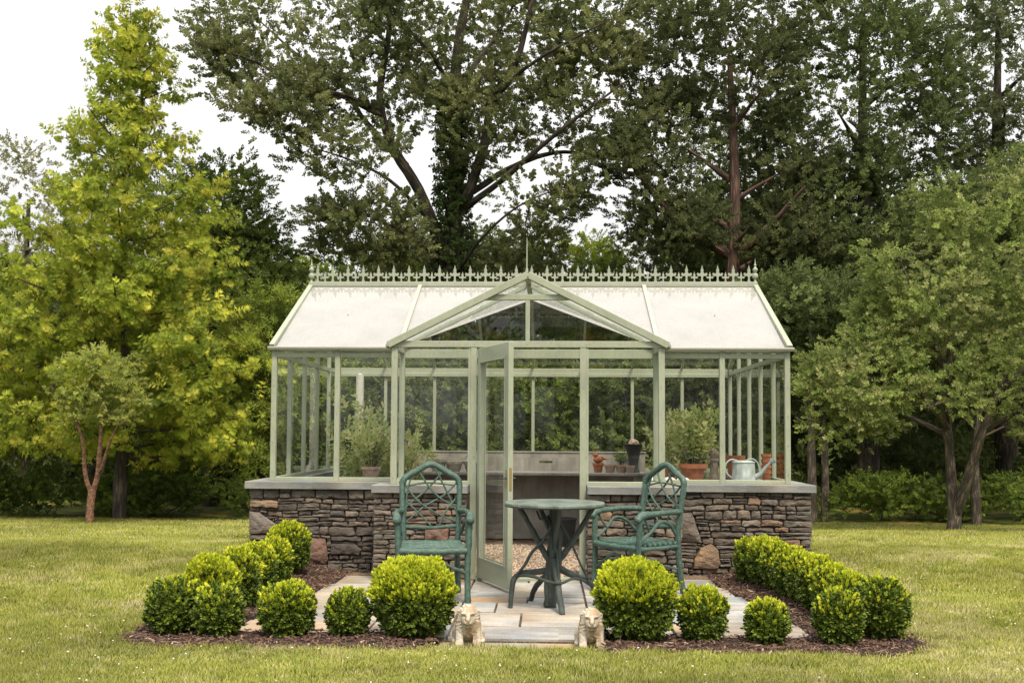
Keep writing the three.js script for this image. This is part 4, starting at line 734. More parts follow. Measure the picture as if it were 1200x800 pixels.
  { const g = new THREE.IcosahedronGeometry(0.06, 2), q = g.attributes.position; for (let i = 0; i < q.count; i++) { const s = 1 + 0.35 * pn(q.getX(i) * 22, q.getY(i) * 22, q.getZ(i) * 22 + 3); q.setXYZ(i, q.getX(i) * s, q.getY(i) * s * 0.85, q.getZ(i) * s); } g.computeVertexNormals(); const o = mesh('pink_stone', metricUV(g), std([0.5, 0.40, 0.34], { map: T.stone, roughness: 0.9 }), scene); tag(o, 'rough pink stone resting in the mouth of the black vase', 'stone'); o.position.set(1.205, by + 0.345, bz - 0.06); }
  pot('round terracotta pot lying at the foot of the black vase', [1.15, by, bz + 0.11], 0.055, 0.085, M.clayPale);
  for (const [k, x] of [[0, -1.12], [1, -0.93]]) { pot(k ? 'low cream pot on the bench beside the wire basket' : 'cream pot on the bench beside the stone obelisk', [x, by, bz + 0.03], 0.105, 0.15 - k * 0.03, std([0.55, 0.47, 0.38], { map: rep(T.clay, 4), roughness: 0.9 })); }
  { const w2 = thing('wire_basket', 'grey woven basket with loop handle on the potting bench', 'basket', [-0.70, by, bz + 0.04]); const gs = []; for (let k = 0; k < 7; k++) gs.push(new THREE.TorusGeometry(0.075 + k * 0.007, 0.009, 6, 24).rotateX(1.5708).translate(0, 0.012 + k * 0.018, 0)); gs.push(new THREE.CylinderGeometry(0.07, 0.07, 0.01, 20).translate(0, 0.006, 0)); mesh('basket_body', merge(gs), M.zinc, w2); mesh('handle', new THREE.TorusGeometry(0.10, 0.006, 6, 24, Math.PI).translate(0, 0.12, 0), M.zinc, w2); }
  { const k = thing('black_bucket', 'black plastic bucket standing on the gravel under the bench', 'bucket', [0.36, 0.005, -2.22]); mesh('bucket_body', lathe([[0, 0.004], [0.12, 0], [0.155, 0.30], [0.165, 0.305], [0.165, 0.32], [0.15, 0.32], [0.115, 0.015], [0, 0.012]], 28), M.black, k); mesh('handle', new THREE.TorusGeometry(0.155, 0.004, 6, 24, Math.PI).rotateX(0.35).translate(0, 0.30, 0), M.zinc, k); }
  // downpipe in the back corner
  const d = mesh('downpipe', branch([[-2.13, 2.0, -2.90], [-2.13, 1.2, -2.90], [-2.13, 0.92, -2.89], [-2.08, 0.80, -2.84], [-2.03, 0.74, -2.76]], 0.048, 0.048, { seg: 16, step: 0.04 }), M.pvc, scene); tag(d, 'pale plastic downpipe curving out at its foot inside the glass', 'pipe');
}

// ---------------------------------------------------------------- what the panes mirror: the house across the lawn and the trees beside it
function houseAcross() {
  const h = thing('white_house', 'white clapboard house with arched window mirrored in the greenhouse panes', 'house', [8.5, -0.4, 27], Math.PI);
  const wallM = std([0.42, 0.41, 0.39], { map: T.paint, roughness: 0.8 }), roofM = std([0.09, 0.085, 0.08], { roughness: 0.9 }), win = std([0.05, 0.055, 0.06], { roughness: 0.1 }), trim = std([0.7, 0.69, 0.66], { roughness: 0.6 });
  mesh('wall', box(-8, 8, 0, 6, -8, 0, 0), wallM, h); for (let k = 0; k < 24; k++) mesh('clapboard', box(-8.02, 8.02, 0.25 * k, 0.25 * k + 0.235, 0.001, 0.02 + 0.01 * (k % 2), 0), wallM, h);
  mesh('roof', slabPoly([V(-8.6, 5.8, 0.6), V(8.6, 5.8, 0.6), V(8.6, 9, -4), V(-8.6, 9, -4)], 0.15), roofM, h); mesh('roof', slabPoly([V(8.6, 5.8, -8.6), V(-8.6, 5.8, -8.6), V(-8.6, 9, -4), V(8.6, 9, -4)], 0.15), roofM, h);
  for (const [x, y, w, hh] of [[-5.5, 0.9, 1.1, 1.8], [-2.8, 0.9, 1.1, 1.8], [2.8, 0.9, 1.1, 1.8], [5.5, 0.9, 1.1, 1.8], [-5.5, 3.7, 1.1, 1.5], [5.5, 3.7, 1.1, 1.5], [0, 0.1, 1.2, 2.2]]) { const f = mesh('window', box(x - w / 2 - 0.1, x + w / 2 + 0.1, y - 0.1, y + hh + 0.1, 0.031, 0.07), trim, h); mesh('pane', box(x - w / 2, x + w / 2, y, y + hh, 0.071, 0.085), win, f); }
  const arch = new THREE.Shape(); arch.absarc(0, 0, 1.3, 0, Math.PI); const f = mesh('window', new THREE.ExtrudeGeometry(arch, { depth: 0.06, bevelEnabled: false }).translate(0, 3.6, 0.032), trim, h); const a2 = new THREE.Shape(); a2.absarc(0, 0, 1.1, 0, Math.PI); mesh('pane', new THREE.ExtrudeGeometry(a2, { depth: 0.02, bevelEnabled: false }).translate(0, 3.65, 0.093), win, f);
}

// ---------------------------------------------------------------- boxwood
{
  const kindsL = [0, 1, 2].map((k) => spray('round', 0.020, 11, 0.052, 90 + k, { spread: 0.9, droop: 0.15, twig: false, vary: 0.3 }));
  const shoot = spray('round', 0.021, 9, 0.055, 97, { spread: 0.62, droop: 0.0, twig: false, vary: 0.25 });
  function boxwood(label, x, z, dia, h, seed, lime, group) {
    const y = bedLevel(x, z) - 0.01, b = thing('boxwood_shrub', label, 'shrub', [x, y, z], 0, group), r = rng(seed), rx = dia / 2 - 0.062, ry = h / 2 - 0.04, cy = h / 2 - 0.01;
    const st = []; for (let k = 0; k < 5; k++) { const a = k * 1.3 + r(); st.push(branch([[0, 0, 0], [Math.cos(a) * rx * 0.3, h * 0.25, Math.sin(a) * rx * 0.3], [Math.cos(a) * rx * 0.6, h * 0.6, Math.sin(a) * rx * 0.6]], 0.009, 0.003, { seg: 5, caps: false }).toNonIndexed()); } mesh('stem', merge(st), M.bark, b);
    const lists = [[], [], []], cols = [[], [], []], sm = [], sc = [];
    const lump = (d) => 1 + 0.22 * pn(d.x * 2.1 + seed, d.y * 2.1, d.z * 2.1) + 0.05 * pn(d.x * 5, d.y * 5 + seed, d.z * 5);
    const n = Math.round(2100 * dia * (dia + 2 * h) / 0.6);
    for (let i = 0; i < n; i++) {
      let d = V(gauss(r), gauss(r), gauss(r)).normalize(); const sq = 1.0 / Math.pow(Math.pow(Math.abs(d.x), 2.6) + Math.pow(Math.abs(d.y), 2.6) + Math.pow(Math.abs(d.z), 2.6), 1 / 2.6);
      const dep = i % 5 === 0 ? 0.55 + 0.3 * r() : 0.86 + 0.14 * r(), k = lump(d) * sq * dep, p = V(d.x * rx * k, cy + d.y * ry * k, d.z * rx * k);
      if (p.y < 0.02) continue;
      const o = V(d.x, d.y * 0.9 + 0.55, d.z).add(V(gauss(r), gauss(r), gauss(r)).multiplyScalar(0.28)).normalize(), q = Math.floor(r() * 3), v = r();
      lists[q].push(orient(p, o, 0.8 + 0.45 * r(), r() * 6.28)); cols[q].push(col(v < 0.55 ? [0.078, 0.118, 0.018] : v < 0.85 ? [0.11, 0.16, 0.02] : [0.16, 0.22, 0.024], 0.8 + 0.4 * r()));
    }
    kindsL.forEach((g, q) => stuffCopies('foliage', g, M.leafGloss, lists[q], cols[q], b));
    const ns = Math.round(n * 0.34 * lime);   // this year's lime shoots, on the unclipped tops
    for (let i = 0; i < ns; i++) {
      let d = V(gauss(r), Math.abs(gauss(r)) + 0.05, gauss(r)).normalize(); if (r() > 0.18 + 0.95 * d.y) continue;
      const sq = 1.0 / Math.pow(Math.pow(Math.abs(d.x), 2.6) + Math.pow(Math.abs(d.y), 2.6) + Math.pow(Math.abs(d.z), 2.6), 1 / 2.6), k = lump(d) * sq * (0.98 + 0.05 * r() + (r() < 0.04 ? 0.09 * r() : 0)), p = V(d.x * rx * k, cy + d.y * ry * k, d.z * rx * k);
      const o = V(d.x * 0.6, d.y + 0.5, d.z * 0.6).add(V(gauss(r), gauss(r), gauss(r)).multiplyScalar(0.2)).normalize(), v = r();
      sm.push(orient(p, o, 0.8 + 0.5 * r(), r() * 6.28)); sc.push(col(v < 0.5 ? [0.44, 0.50, 0.03] : v < 0.8 ? [0.58, 0.60, 0.05] : [0.30, 0.37, 0.025], 0.85 + 0.3 * r()));
    }
    if (sm.length) stuffCopies('new_shoots', shoot, M.shoot, sm, sc, b);
  }
  const L = 'clipped boxwoods edging the terrace';
  boxwood('dark round boxwood at the outer corner of the bed near the maple side', -2.216, 3.04, 0.394, 0.347, 1, 0.2, L); boxwood('dark round boxwood standing before the yellow-tipped one', -1.892, 3.13, 0.346, 0.329, 2, 0.25, L); boxwood('round boxwood with lime crown beside a bare sandstone slab', -1.472, 3.07, 0.394, 0.333, 3, 0.8, L); boxwood('small squat boxwood next to the large lime one by the lion', -1.088, 3.04, 0.317, 0.297, 4, 0.3, L);
  boxwood('largest lime boxwood in front of the armchair facing the lawn', -0.678, 3.01, 0.562, 0.477, 5, 2.8, L);
  boxwood('large lime boxwood beside the lion with the fallen blossom', 0.739, 3.03, 0.552, 0.477, 6, 2.6, L); boxwood('boxwood with flat lime top next to the large one', 1.159, 3.04, 0.346, 0.324, 7, 0.75, L); boxwood('smallest round boxwood standing alone before the bare slab', 1.548, 3.14, 0.312, 0.270, 8, 0.6, L); boxwood('squarish boxwood with bright top at the turn of the bed', 1.989, 3.13, 0.346, 0.333, 9, 0.45, L); boxwood('tall squarish boxwood at the outer corner of the bed near the apple side', 2.307, 2.96, 0.374, 0.378, 10, 0.3, L);
  const S1 = 'boxwood row beside the dark stone wall', S2 = 'boxwood row beside the light stone wall';
  [[-2.12, 2.62, 0.40, 0.43, 3.2], [-2.05, 2.18, 0.35, 0.41, 1.0], [-2.05, 1.78, 0.36, 0.40, 0.9], [-2.03, 1.35, 0.34, 0.38, 0.9], [-2.07, 0.72, 0.42, 0.42, 1.1]].forEach(([x, z, d, h, l], i) => boxwood(i === 0 ? 'bright yellow-tipped boxwood in the row along the dark wall' : i === 4 ? 'boxwood touching the dark stone wall at the end of its row' : 'clipped boxwood in the row running to the dark stone wall', x, z, d, h, 20 + i, l, S1));
  [[1.93, 0.70, 0.33, 0.36], [1.99, 0.97, 0.33, 0.38], [2.04, 1.24, 0.32, 0.36], [2.08, 1.51, 0.33, 0.37], [2.11, 1.79, 0.32, 0.35], [2.14, 2.07, 0.33, 0.37], [2.17, 2.35, 0.33, 0.35], [2.20, 2.63, 0.34, 0.36]].forEach(([x, z, d, h], i) => boxwood(i === 0 ? 'boxwood touching the light stone wall at the end of its row' : 'clipped boxwood in the row running to the light stone wall', x, z, d, h, 30 + i, 0.9, S2));
}
// ---------------------------------------------------------------- bark chips, gravel, grass, clover
{
  const r = rng(900), chip = new THREE.BoxGeometry(0.034, 0.006, 0.010, 2, 1, 1); { const p = chip.attributes.position; for (let i = 0; i < p.count; i++) { if (Math.abs(p.getX(i)) > 0.01) p.setZ(i, p.getZ(i) * 0.55); else p.setY(i, p.getY(i) + 0.002); } chip.computeVertexNormals(); }
  const m = [], c = [];
  for (let i = 0; i < 42000; i++) {
    const x = (r() * 2 - 1) * 2.62, z = 0.12 + r() * 3.4; if (!bedInside(x, z, 0.015 * gauss(r))) continue;
    const e = new THREE.Euler((r() - 0.5) * 0.9, r() * 6.28, (r() - 0.5) * 0.8), s = 0.32 + r() * r() * 0.9; m.push(new THREE.Matrix4().compose(V(x, bedLevel(x, z) + 0.004 + 0.008 * r(), z), new THREE.Quaternion().setFromEuler(e), V(s * (0.7 + r()), s, s * (0.7 + 0.8 * r()))));
    const v = r(); c.push(col(v < 0.45 ? [0.105, 0.058, 0.04] : v < 0.75 ? [0.15, 0.092, 0.064] : v < 0.94 ? [0.06, 0.036, 0.028] : [0.30, 0.22, 0.165], 0.75 + 0.5 * r()));
  }
  const o = stuffCopies('bark_mulch', chip, std([1, 1, 1], { roughness: 0.95 }), m, c, scene); tag(o, 'brown bark mulch chips covering the planting bed', 'mulch', null, 'stuff');
  const g = new THREE.IcosahedronGeometry(0.011, 0), gm = [], gc = [];
  for (let i = 0; i < 9000; i++) { const x = (r() * 2 - 1) * 0.95, z = -2.3 + r() * 2.6, s = 0.5 + r(); gm.push(new THREE.Matrix4().compose(V(x, 0.006, z), new THREE.Quaternion().setFromEuler(new THREE.Euler(r() * 6, r() * 6, r() * 6)), V(s, s * 0.7, s * 0.9))); const v = r(); gc.push(col(v < 0.5 ? [0.42, 0.32, 0.24] : v < 0.8 ? [0.5, 0.42, 0.34] : [0.26, 0.17, 0.12], 0.7 + 0.5 * r())); }
  const q = stuffCopies('pea_gravel', g, std([1, 1, 1], { roughness: 0.9 }), gm, gc, scene); tag(q, 'tan pea gravel on the greenhouse floor', 'gravel', null, 'stuff');
}
{
  const r = rng(321);
  const tuft = (n, rad, h, w, seed) => {
    const q = rng(seed), pos = [], nor = [];
    for (let i = 0; i < n; i++) {
      const a = q() * 6.28, R = rad * Math.sqrt(q()), bx = Math.cos(a) * R, bz = Math.sin(a) * R, hh = h * (0.5 + 0.7 * q()), la = q() * 6.28, ln = hh * (0.25 + 0.75 * q()), fx = Math.cos(la), fz = Math.sin(la), wx = -fz * w / 2, wz = fx * w / 2;
      const mid = [bx + fx * ln * 0.3, hh * 0.62, bz + fz * ln * 0.3], tip = [bx + fx * ln, hh, bz + fz * ln];
      const A = [bx - wx, -0.008, bz - wz], B = [bx + wx, -0.008, bz + wz], C = [mid[0] - wx * 0.8, mid[1], mid[2] - wz * 0.8], D = [mid[0] + wx * 0.8, mid[1], mid[2] + wz * 0.8];
      for (const p of [A, B, D, A, D, C, C, D, tip]) { pos.push(...p); nor.push(fx * 0.35, 0.9, fz * 0.35); }
    }
    const g = new THREE.BufferGeometry(); g.setAttribute('position', new THREE.Float32BufferAttribute(pos, 3)); g.setAttribute('normal', new THREE.Float32BufferAttribute(nor, 3)); return g;
  };
  const near = [0, 1].map((k) => tuft(30, 0.055, 0.034, 0.0036, 50 + k)), far = tuft(28, 0.10, 0.034, 0.007, 60);
  const lists = [[], [], []], cols = [[], [], []];
  const blocked = (x, z) => bedInside(x, z, -0.015) || (Math.abs(x) < 2.5 && z < 2.95) || (Math.abs(x) < 0.52 && z < 3.285 + 0.03 * pn(x * 9, 2, 1)) || (Math.abs(x) < 2.66 && z < 0.14 && z > -3.25);
  const tone = (x, z) => {
    const a = pn(x * 0.55, z * 0.8, 7) + 0.5 * pn(x * 1.6, z * 2.1, 3), d = pn(x * 0.9 + 9, z * 1.3, 11) + 0.6 * pn(x * 3, z * 3, 5) + (x > 2.3 && z > 1.6 ? 0.3 * smooth(4.2, 2.6, x) : 0);
    const v = r(); let c = v < 0.45 ? [0.34, 0.37, 0.065] : v < 0.8 ? [0.43, 0.445, 0.09] : [0.25, 0.30, 0.046];
    if (r() < 0.12 + 0.5 * smooth(0.10, 0.6, d)) c = v < 0.5 ? [0.62, 0.56, 0.28] : [0.50, 0.48, 0.18];
    return col(c, (0.9 + 0.35 * a) * (0.8 + 0.4 * r()));
  };
  const add = (x, z, q, s) => { if (blocked(x, z)) return; const y = ground(x, z), h = s * (0.75 + 0.5 * r()) * (1 + 0.4 * pn(x * 2, z * 2, 1)); lists[q].push(new THREE.Matrix4().compose(V(x, y, z), new THREE.Quaternion().setFromAxisAngle(UPV, r() * 6.28), V(s, h, s))); cols[q].push(tone(x, z)); };
  for (let i = 0; i < 24000; i++) { const z = 2.6 + r() * 2.4; add((r() * 2 - 1) * 4.2, z, i & 1, 0.8 + 0.5 * r()); }
  for (let i = 0; i < 42000; i++) { const z = -1.2 + r() * 4.2, w = 6.4 - z * 0.4; add((r() * 2 - 1) * w, z, i & 1, 1.0 + 0.5 * r()); }
  for (let i = 0; i < 42000; i++) { const z = -9.6 + r() * 8.6, w = 9.5 + (-1 - z) * 0.5; add((r() * 2 - 1) * w, z, 2, 0.9 + 0.6 * r()); }
  [near[0], near[1], far].forEach((g, k) => tag(stuffCopies('lawn_grass', g, M.grass, lists[k], cols[k], scene), k === 2 ? 'mown grass of the far lawn reaching the trees' : 'short mown grass around the planting bed', 'grass', 'mown lawn grass', 'stuff'));
  const fm = [], head = new THREE.IcosahedronGeometry(0.0065, 1);
  for (let i = 0; i < 3200; i++) { const z = -5 + r() * 9.8, w = 9 - z; const x = (r() * 2 - 1) * w; if (blocked(x, z) || pn(x * 0.7, z * 0.7, 20) + 0.3 * gauss(r) < 0.06) continue; const s = 0.45 + 0.5 * r(); fm.push(new THREE.Matrix4().compose(V(x, ground(x, z) + 0.042 + 0.012 * r(), z), new THREE.Quaternion(), V(s, s * 0.9, s))); }
  tag(stuffCopies('clover_flowers', head, std([0.62, 0.60, 0.50], { roughness: 0.9 }), fm, null, scene), 'white clover heads dotted over the lawn', 'flowers', null, 'stuff');
}

// ---------------------------------------------------------------- trees
class Tree {
  constructor(name, label, at, bark, group, cat = 'tree') { this.root = thing(name, label, cat, at, 0, group); this.bark = bark; this.big = []; this.small = []; this.samples = []; this.sprays = {}; this.at = at; }
  limb(pts, r0, r1, o = {}) {
    const P = pts.map((p) => p.isVector3 ? p : V(...p)); this.big.push(branch(P, r0, r1, { seg: 10, step: 0.25, knob: 0.22, seed: P[0].x * 3 + P[1].y, ...o }).toNonIndexed());
    const c = new THREE.CatmullRomCurve3(P, false, 'centripetal'), n = Math.ceil(c.getLength() / 0.25), skip = o.bare ?? 0; for (let i = 0; i <= n; i++) if (i / n >= skip) this.samples.push({ p: c.getPointAt(i / n), r: lerp(typeof r0 === 'function' ? r0(0) : r0, typeof r0 === 'function' ? r0(1) : r1, i / n) }); return this;
  }
  twig(c, rnd, thin = 1) {
    let best = null, bd = 1e9; for (const s of this.samples) { const d = s.p.distanceTo(c) + 0.9 * Math.max(0, s.p.y - c.y); if (d < bd) { bd = d; best = s; } }
    const a = best.p, D = a.distanceTo(c); if (D < 0.08) return;
    const m = a.clone().lerp(c, 0.5).add(V(0.10 * D * gauss(rnd), 0.12 * D + 0.06 * D * gauss(rnd), 0.10 * D * gauss(rnd))), r0 = Math.min(best.r * 0.7, (0.010 + 0.014 * D) * thin), r1 = Math.min(r0 * 0.5, 0.007);
    this.small.push(branch([a, m, c], r0, r1, { seg: 5, step: Math.max(0.2, D / 5), caps: false }).toNonIndexed());
    const cv = new THREE.CatmullRomCurve3([a, m, c]); for (let t = 0.3; t <= 1; t += 0.175) this.samples.push({ p: cv.getPoint(t), r: lerp(r0, r1, t) });
  }
  // clumps of foliage inside ellipsoids [cx,cy,cz, rx,ry,rz, n]
  clumps(ells, { rad = 0.5, per = 24, kinds, palette, seed = 1, flat = 0.6, up = 0.5, size = 1, shell = 0.35, twig = true, jitter = 0.25 }) {
    const r = rng(seed), cs = [];
    for (const [cx, cy, cz, rx, ry, rz, n] of ells) for (let i = 0; i < n; i++) { const d = V(gauss(r), gauss(r), gauss(r)).normalize(), k = lerp(shell, 1, Math.cbrt(r())); cs.push({ c: V(cx + d.x * rx * k, cy + d.y * ry * k, cz + d.z * rz * k), o: d, ry }); }
    if (this.samples.length && twig) { const b = this.samples[0].p; cs.sort((p, q) => p.c.distanceToSquared(b) - q.c.distanceToSquared(b)); for (const q of cs) this.twig(q.c, r); }
    for (const { c, o } of cs) {
      const R = rad * (0.6 + 0.7 * r()), tone = 1 + jitter * (r() * 2 - 1), pal = palette[Math.floor(r() * palette.length)], n = Math.round(per * (0.6 + 0.8 * r()));
      for (let i = 0; i < n; i++) {
        const d = V(gauss(r), gauss(r), gauss(r)).normalize(), k = R * Math.cbrt(0.15 + 0.85 * r()), p = V(c.x + d.x * k, c.y + d.y * k * flat, c.z + d.z * k), dir = V(d.x + 0.4 * o.x, d.y * 0.5 + up, d.z + 0.4 * o.z).add(V(gauss(r), gauss(r), gauss(r)).multiplyScalar(0.25)).normalize();
        const q = Math.floor(r() * kinds.length), S = this.sprays[q] ??= { g: kinds[q], m: [], c: [] }, alt = r() < 0.3 ? palette[Math.floor(r() * palette.length)] : pal;
        S.m.push(orient(p, dir, size * (0.7 + 0.6 * r()), r() * 6.28)); S.c.push(col(alt, tone * (0.8 + 0.4 * r())));
      }
    }
    return this;
  }
  done(mat = M.leaf, crown = 'crown') {
    if (this.big.length) mesh('trunk', merge(this.big), this.bark, this.root);
    if (this.small.length) mesh('branches', merge(this.small), this.bark, this.root);
    const ks = Object.values(this.sprays); if (ks.length) { ks.forEach((S) => stuffCopies(crown, S.g, mat, S.m, S.c, this.root)); }
    return this;
  }
}
const sprayOf = (kind, L, n, len, o) => [0, 1, 2].map((k) => spray(kind, L, n, len, 300 + k * 17 + n, o));
const OAK = sprayOf('oak', 0.074, 24, 0.25, { droop: 0.25 }), STAR = sprayOf('star', 0.125, 11, 0.24, { droop: 0.55, spread: 1.1 }), OVAL = sprayOf('ovate', 0.066, 14, 0.18, { droop: 0.35 }), FINE = sprayOf('ovate', 0.045, 12, 0.12, { droop: 0.4 }), WOOD = sprayOf('ovate', 0.084, 22, 0.27, { droop: 0.35 }), IVY = sprayOf('round', 0.075, 8, 0.12, { droop: 0.7, twig: false });
const G = (x, z) => ground(x, z);
// ---- big oak behind the roof
{
  const t = new Tree('oak_tree', 'huge spreading oak with ivy-covered trunk towering behind the greenhouse', [0, 0, -14], M.bark);
  t.limb([[-2.09, -0.45, 0], [-2.09, 1.5, 0], [-2.09, 3.4, 0], [-2.07, 5.5, 0], [-1.99, 7.3, 0], [-2.03, 8.9, 0], [-1.97, 10.3, 0], [-1.73, 11.8, 0], [-1.67, 13.3, 0]], (u) => lerp(0.40, 0.05, Math.pow(u, 0.8)), 0, { bare: 0.4, seg: 12 });
  t.limb([[-2.2, 5.3, 0], [-2.81, 6.85, 0.3], [-3.41, 7.83, 0.6], [-3.65, 8.78, 0.9], [-3.53, 9.69, 1.0], [-3.44, 10.44, 1], [-3.63, 11.95, 1]], 0.158, 0.032);
  t.limb([[-3.1, 7.4, 0.45], [-4.18, 8.64, -0.2], [-4.89, 9.71, -0.6], [-5.99, 10.53, -1.0], [-6.98, 11.44, -1.2]], 0.086, 0.020);
  t.limb([[-3.57, 8.43, 0.8], [-4.41, 8.74, 1.3], [-5.31, 8.84, 1.8], [-6.13, 9.23, 2.1], [-6.98, 9.5, 2.3]], 0.073, 0.014);
  t.limb([[-3.7, 8.6, 0.9], [-4.54, 8.6, 2], [-5.23, 8.14, 2.8], [-5.97, 7.95, 3]], 0.050, 0.012);
  t.limb([[-2.5, 6.1, 0.2], [-3.34, 6.81, 1.6], [-4.14, 7.1, 2.2], [-4.9, 7.25, 2.6]], 0.056, 0.011);
  t.limb([[-1.85, 6.4, 0], [-1.31, 7.89, 0.4], [-1.11, 8.93, 0.5], [-0.53, 9.78, 0.8], [-0.24, 10.84, 1], [0.14, 11.97, 1]], 0.139, 0.028);
  t.limb([[-1.75, 6.5, 0.1], [-0.8, 6.97, 1], [-0.04, 7.47, 1.6], [0.86, 8.08, 2], [1.9, 8.85, 2]], 0.086, 0.018);
  t.limb([[-1.6, 6.9, 0], [-0.69, 7.69, -0.8], [0.34, 8.2, -1.4], [1.84, 8.3, -1.8], [2.8, 8.9, -2]], 0.086, 0.018);
  t.limb([[-1.14, 8.8, 0.5], [-0.61, 9.17, 1.2], [0.32, 9.52, 2], [1.5, 10, 2.4]], 0.059, 0.013);
  t.limb([[-2.01, 9.0, 0], [-2.43, 9.77, 0.8], [-3.03, 10.37, 1.2], [-3.75, 11.39, 1.4]], 0.073, 0.016); t.limb([[-2.01, 9.4, 0], [-1.49, 10.37, -0.8], [-0.9, 11.45, -1.2], [-0.28, 12.8, -1.2]], 0.073, 0.016);
  t.limb([[-2.2, 5.2, 0.2], [-2.95, 5.58, 1.8], [-3.57, 5.81, 2.4], [-4.3, 5.98, 2.6]], 0.050, 0.011); t.limb([[-1.9, 5.0, 0.2], [-1.2, 5.6, 1.5], [-0.4, 6.1, 2.2], [0.4, 6.4, 2.4]], 0.046, 0.011);
  const pal = [[0.15, 0.18, 0.065], [0.185, 0.21, 0.08], [0.12, 0.15, 0.055], [0.23, 0.25, 0.10]];
  t.clumps([[-6.0, 9.9, 1.0, 2.0, 1.5, 1.8, 52], [-5.4, 8.3, 2.3, 1.3, 0.7, 1.2, 22], [-6.9, 9.4, 1.8, 0.9, 0.6, 1.0, 13], [-3.6, 9.9, 0.5, 1.9, 1.7, 2.2, 40], [-1.5, 10.9, 0, 3.0, 1.9, 2.8, 115], [-4.0, 7.2, 2.2, 1.2, 0.55, 1.1, 15], [-1.2, 8.3, 0.8, 1.3, 1.2, 1.8, 26], [1.1, 8.9, 0.6, 1.9, 1.3, 2.2, 58], [-3.8, 5.75, 1.5, 1.3, 0.75, 1.1, 46], [0.2, 6.5, 1.9, 1.0, 0.55, 1.0, 16], [-0.3, 5.4, 0.9, 0.9, 0.7, 0.8, 16], [-2.9, 5.0, -0.9, 1.2, 0.6, 0.6, 12], [-1.0, 5.0, -1.0, 1.2, 0.7, 0.6, 14], [-2, 12.9, 0, 3.4, 1.3, 2.8, 36], [1.6, 10.8, 0.4, 1.7, 1.2, 1.9, 34]],
    { rad: 0.50, per: 18, kinds: OAK, palette: pal, seed: 70, flat: 0.62, up: 0.35, shell: 0.3 });
  t.done();
  const r = rng(71), m = [], c = []; for (let i = 0; i < 1500; i++) { const y = 2.5 + r() * 6.8, a = r() * 6.28, R = lerp(0.42, 0.22, (y - 2.5) / 7) + 0.08 * r(); m.push(orient(V(-2.06 + Math.cos(a) * R, y, Math.sin(a) * R), V(Math.cos(a), 0.3, Math.sin(a)).normalize(), 0.8 + 0.7 * r(), r() * 6)); c.push(col([0.069, 0.104, 0.029], 0.7 + 0.7 * r())); }
  stuffCopies('ivy', IVY[0], M.leaf, m, c, t.root);
}
// ---- sweetgum: conical, star leaves
{
  const x = -7.55, z = -8.7, y = G(x, z), r = rng(44), t = new Tree('sweetgum_tree', 'tall conical yellow-green sweetgum with star shaped leaves at the lawn edge', [x, y, z], M.bark);
  const H = 9.35; t.limb([[0, -0.1, 0], [0.05, 3, 0], [-0.03, 6, 0.04], [0.03, H - 0.15, 0]], 0.13, 0.012);
  const pal = [[0.33, 0.39, 0.045], [0.40, 0.44, 0.06], [0.27, 0.33, 0.04], [0.50, 0.51, 0.075], [0.20, 0.26, 0.035]];
  const ells = []; let k = 0;
  for (let h = 1.1; h < H - 0.1; h += lerp(0.085, 0.14, h / H)) {
    const f = h / H, R = (f < 0.28 ? lerp(1.9, 2.75, f / 0.28) : lerp(2.75, 0.20, Math.pow((f - 0.28) / 0.72, 0.88))) * (0.72 + 0.48 * r()) * (f > 0.6 ? 0.85 + 0.35 * Math.sin(h * 5) : 1), az = k++ * 2.399 + r() * 0.6, up = lerp(0.10, 0.9, f), e = V(Math.cos(az) * R, h + up * R * 0.6, Math.sin(az) * R);
    const mid = V(e.x * 0.5, h + up * R * 0.22, e.z * 0.5), cv = new THREE.CatmullRomCurve3([V(0, h, 0), mid, e]);
    t.small.push(branch([V(0, h, 0), mid, e], 0.012 + 0.009 * R, 0.005, { seg: 5, step: 0.25, caps: false }).toNonIndexed());
    const n = Math.max(2, Math.round(R * 2.6)); for (let i = 0; i < n; i++) { const q = cv.getPoint(lerp(0.3, 1, (i + r()) / n)); ells.push([q.x + 0.12 * gauss(r), q.y + 0.08 * gauss(r), q.z + 0.12 * gauss(r), 0.05, 0.05, 0.05, 1]); }
  }
  t.clumps(ells, { rad: 0.36, per: 16, kinds: STAR, palette: pal, seed: 45, flat: 0.6, up: 0.25, twig: false, jitter: 0.22 }); t.done();
}
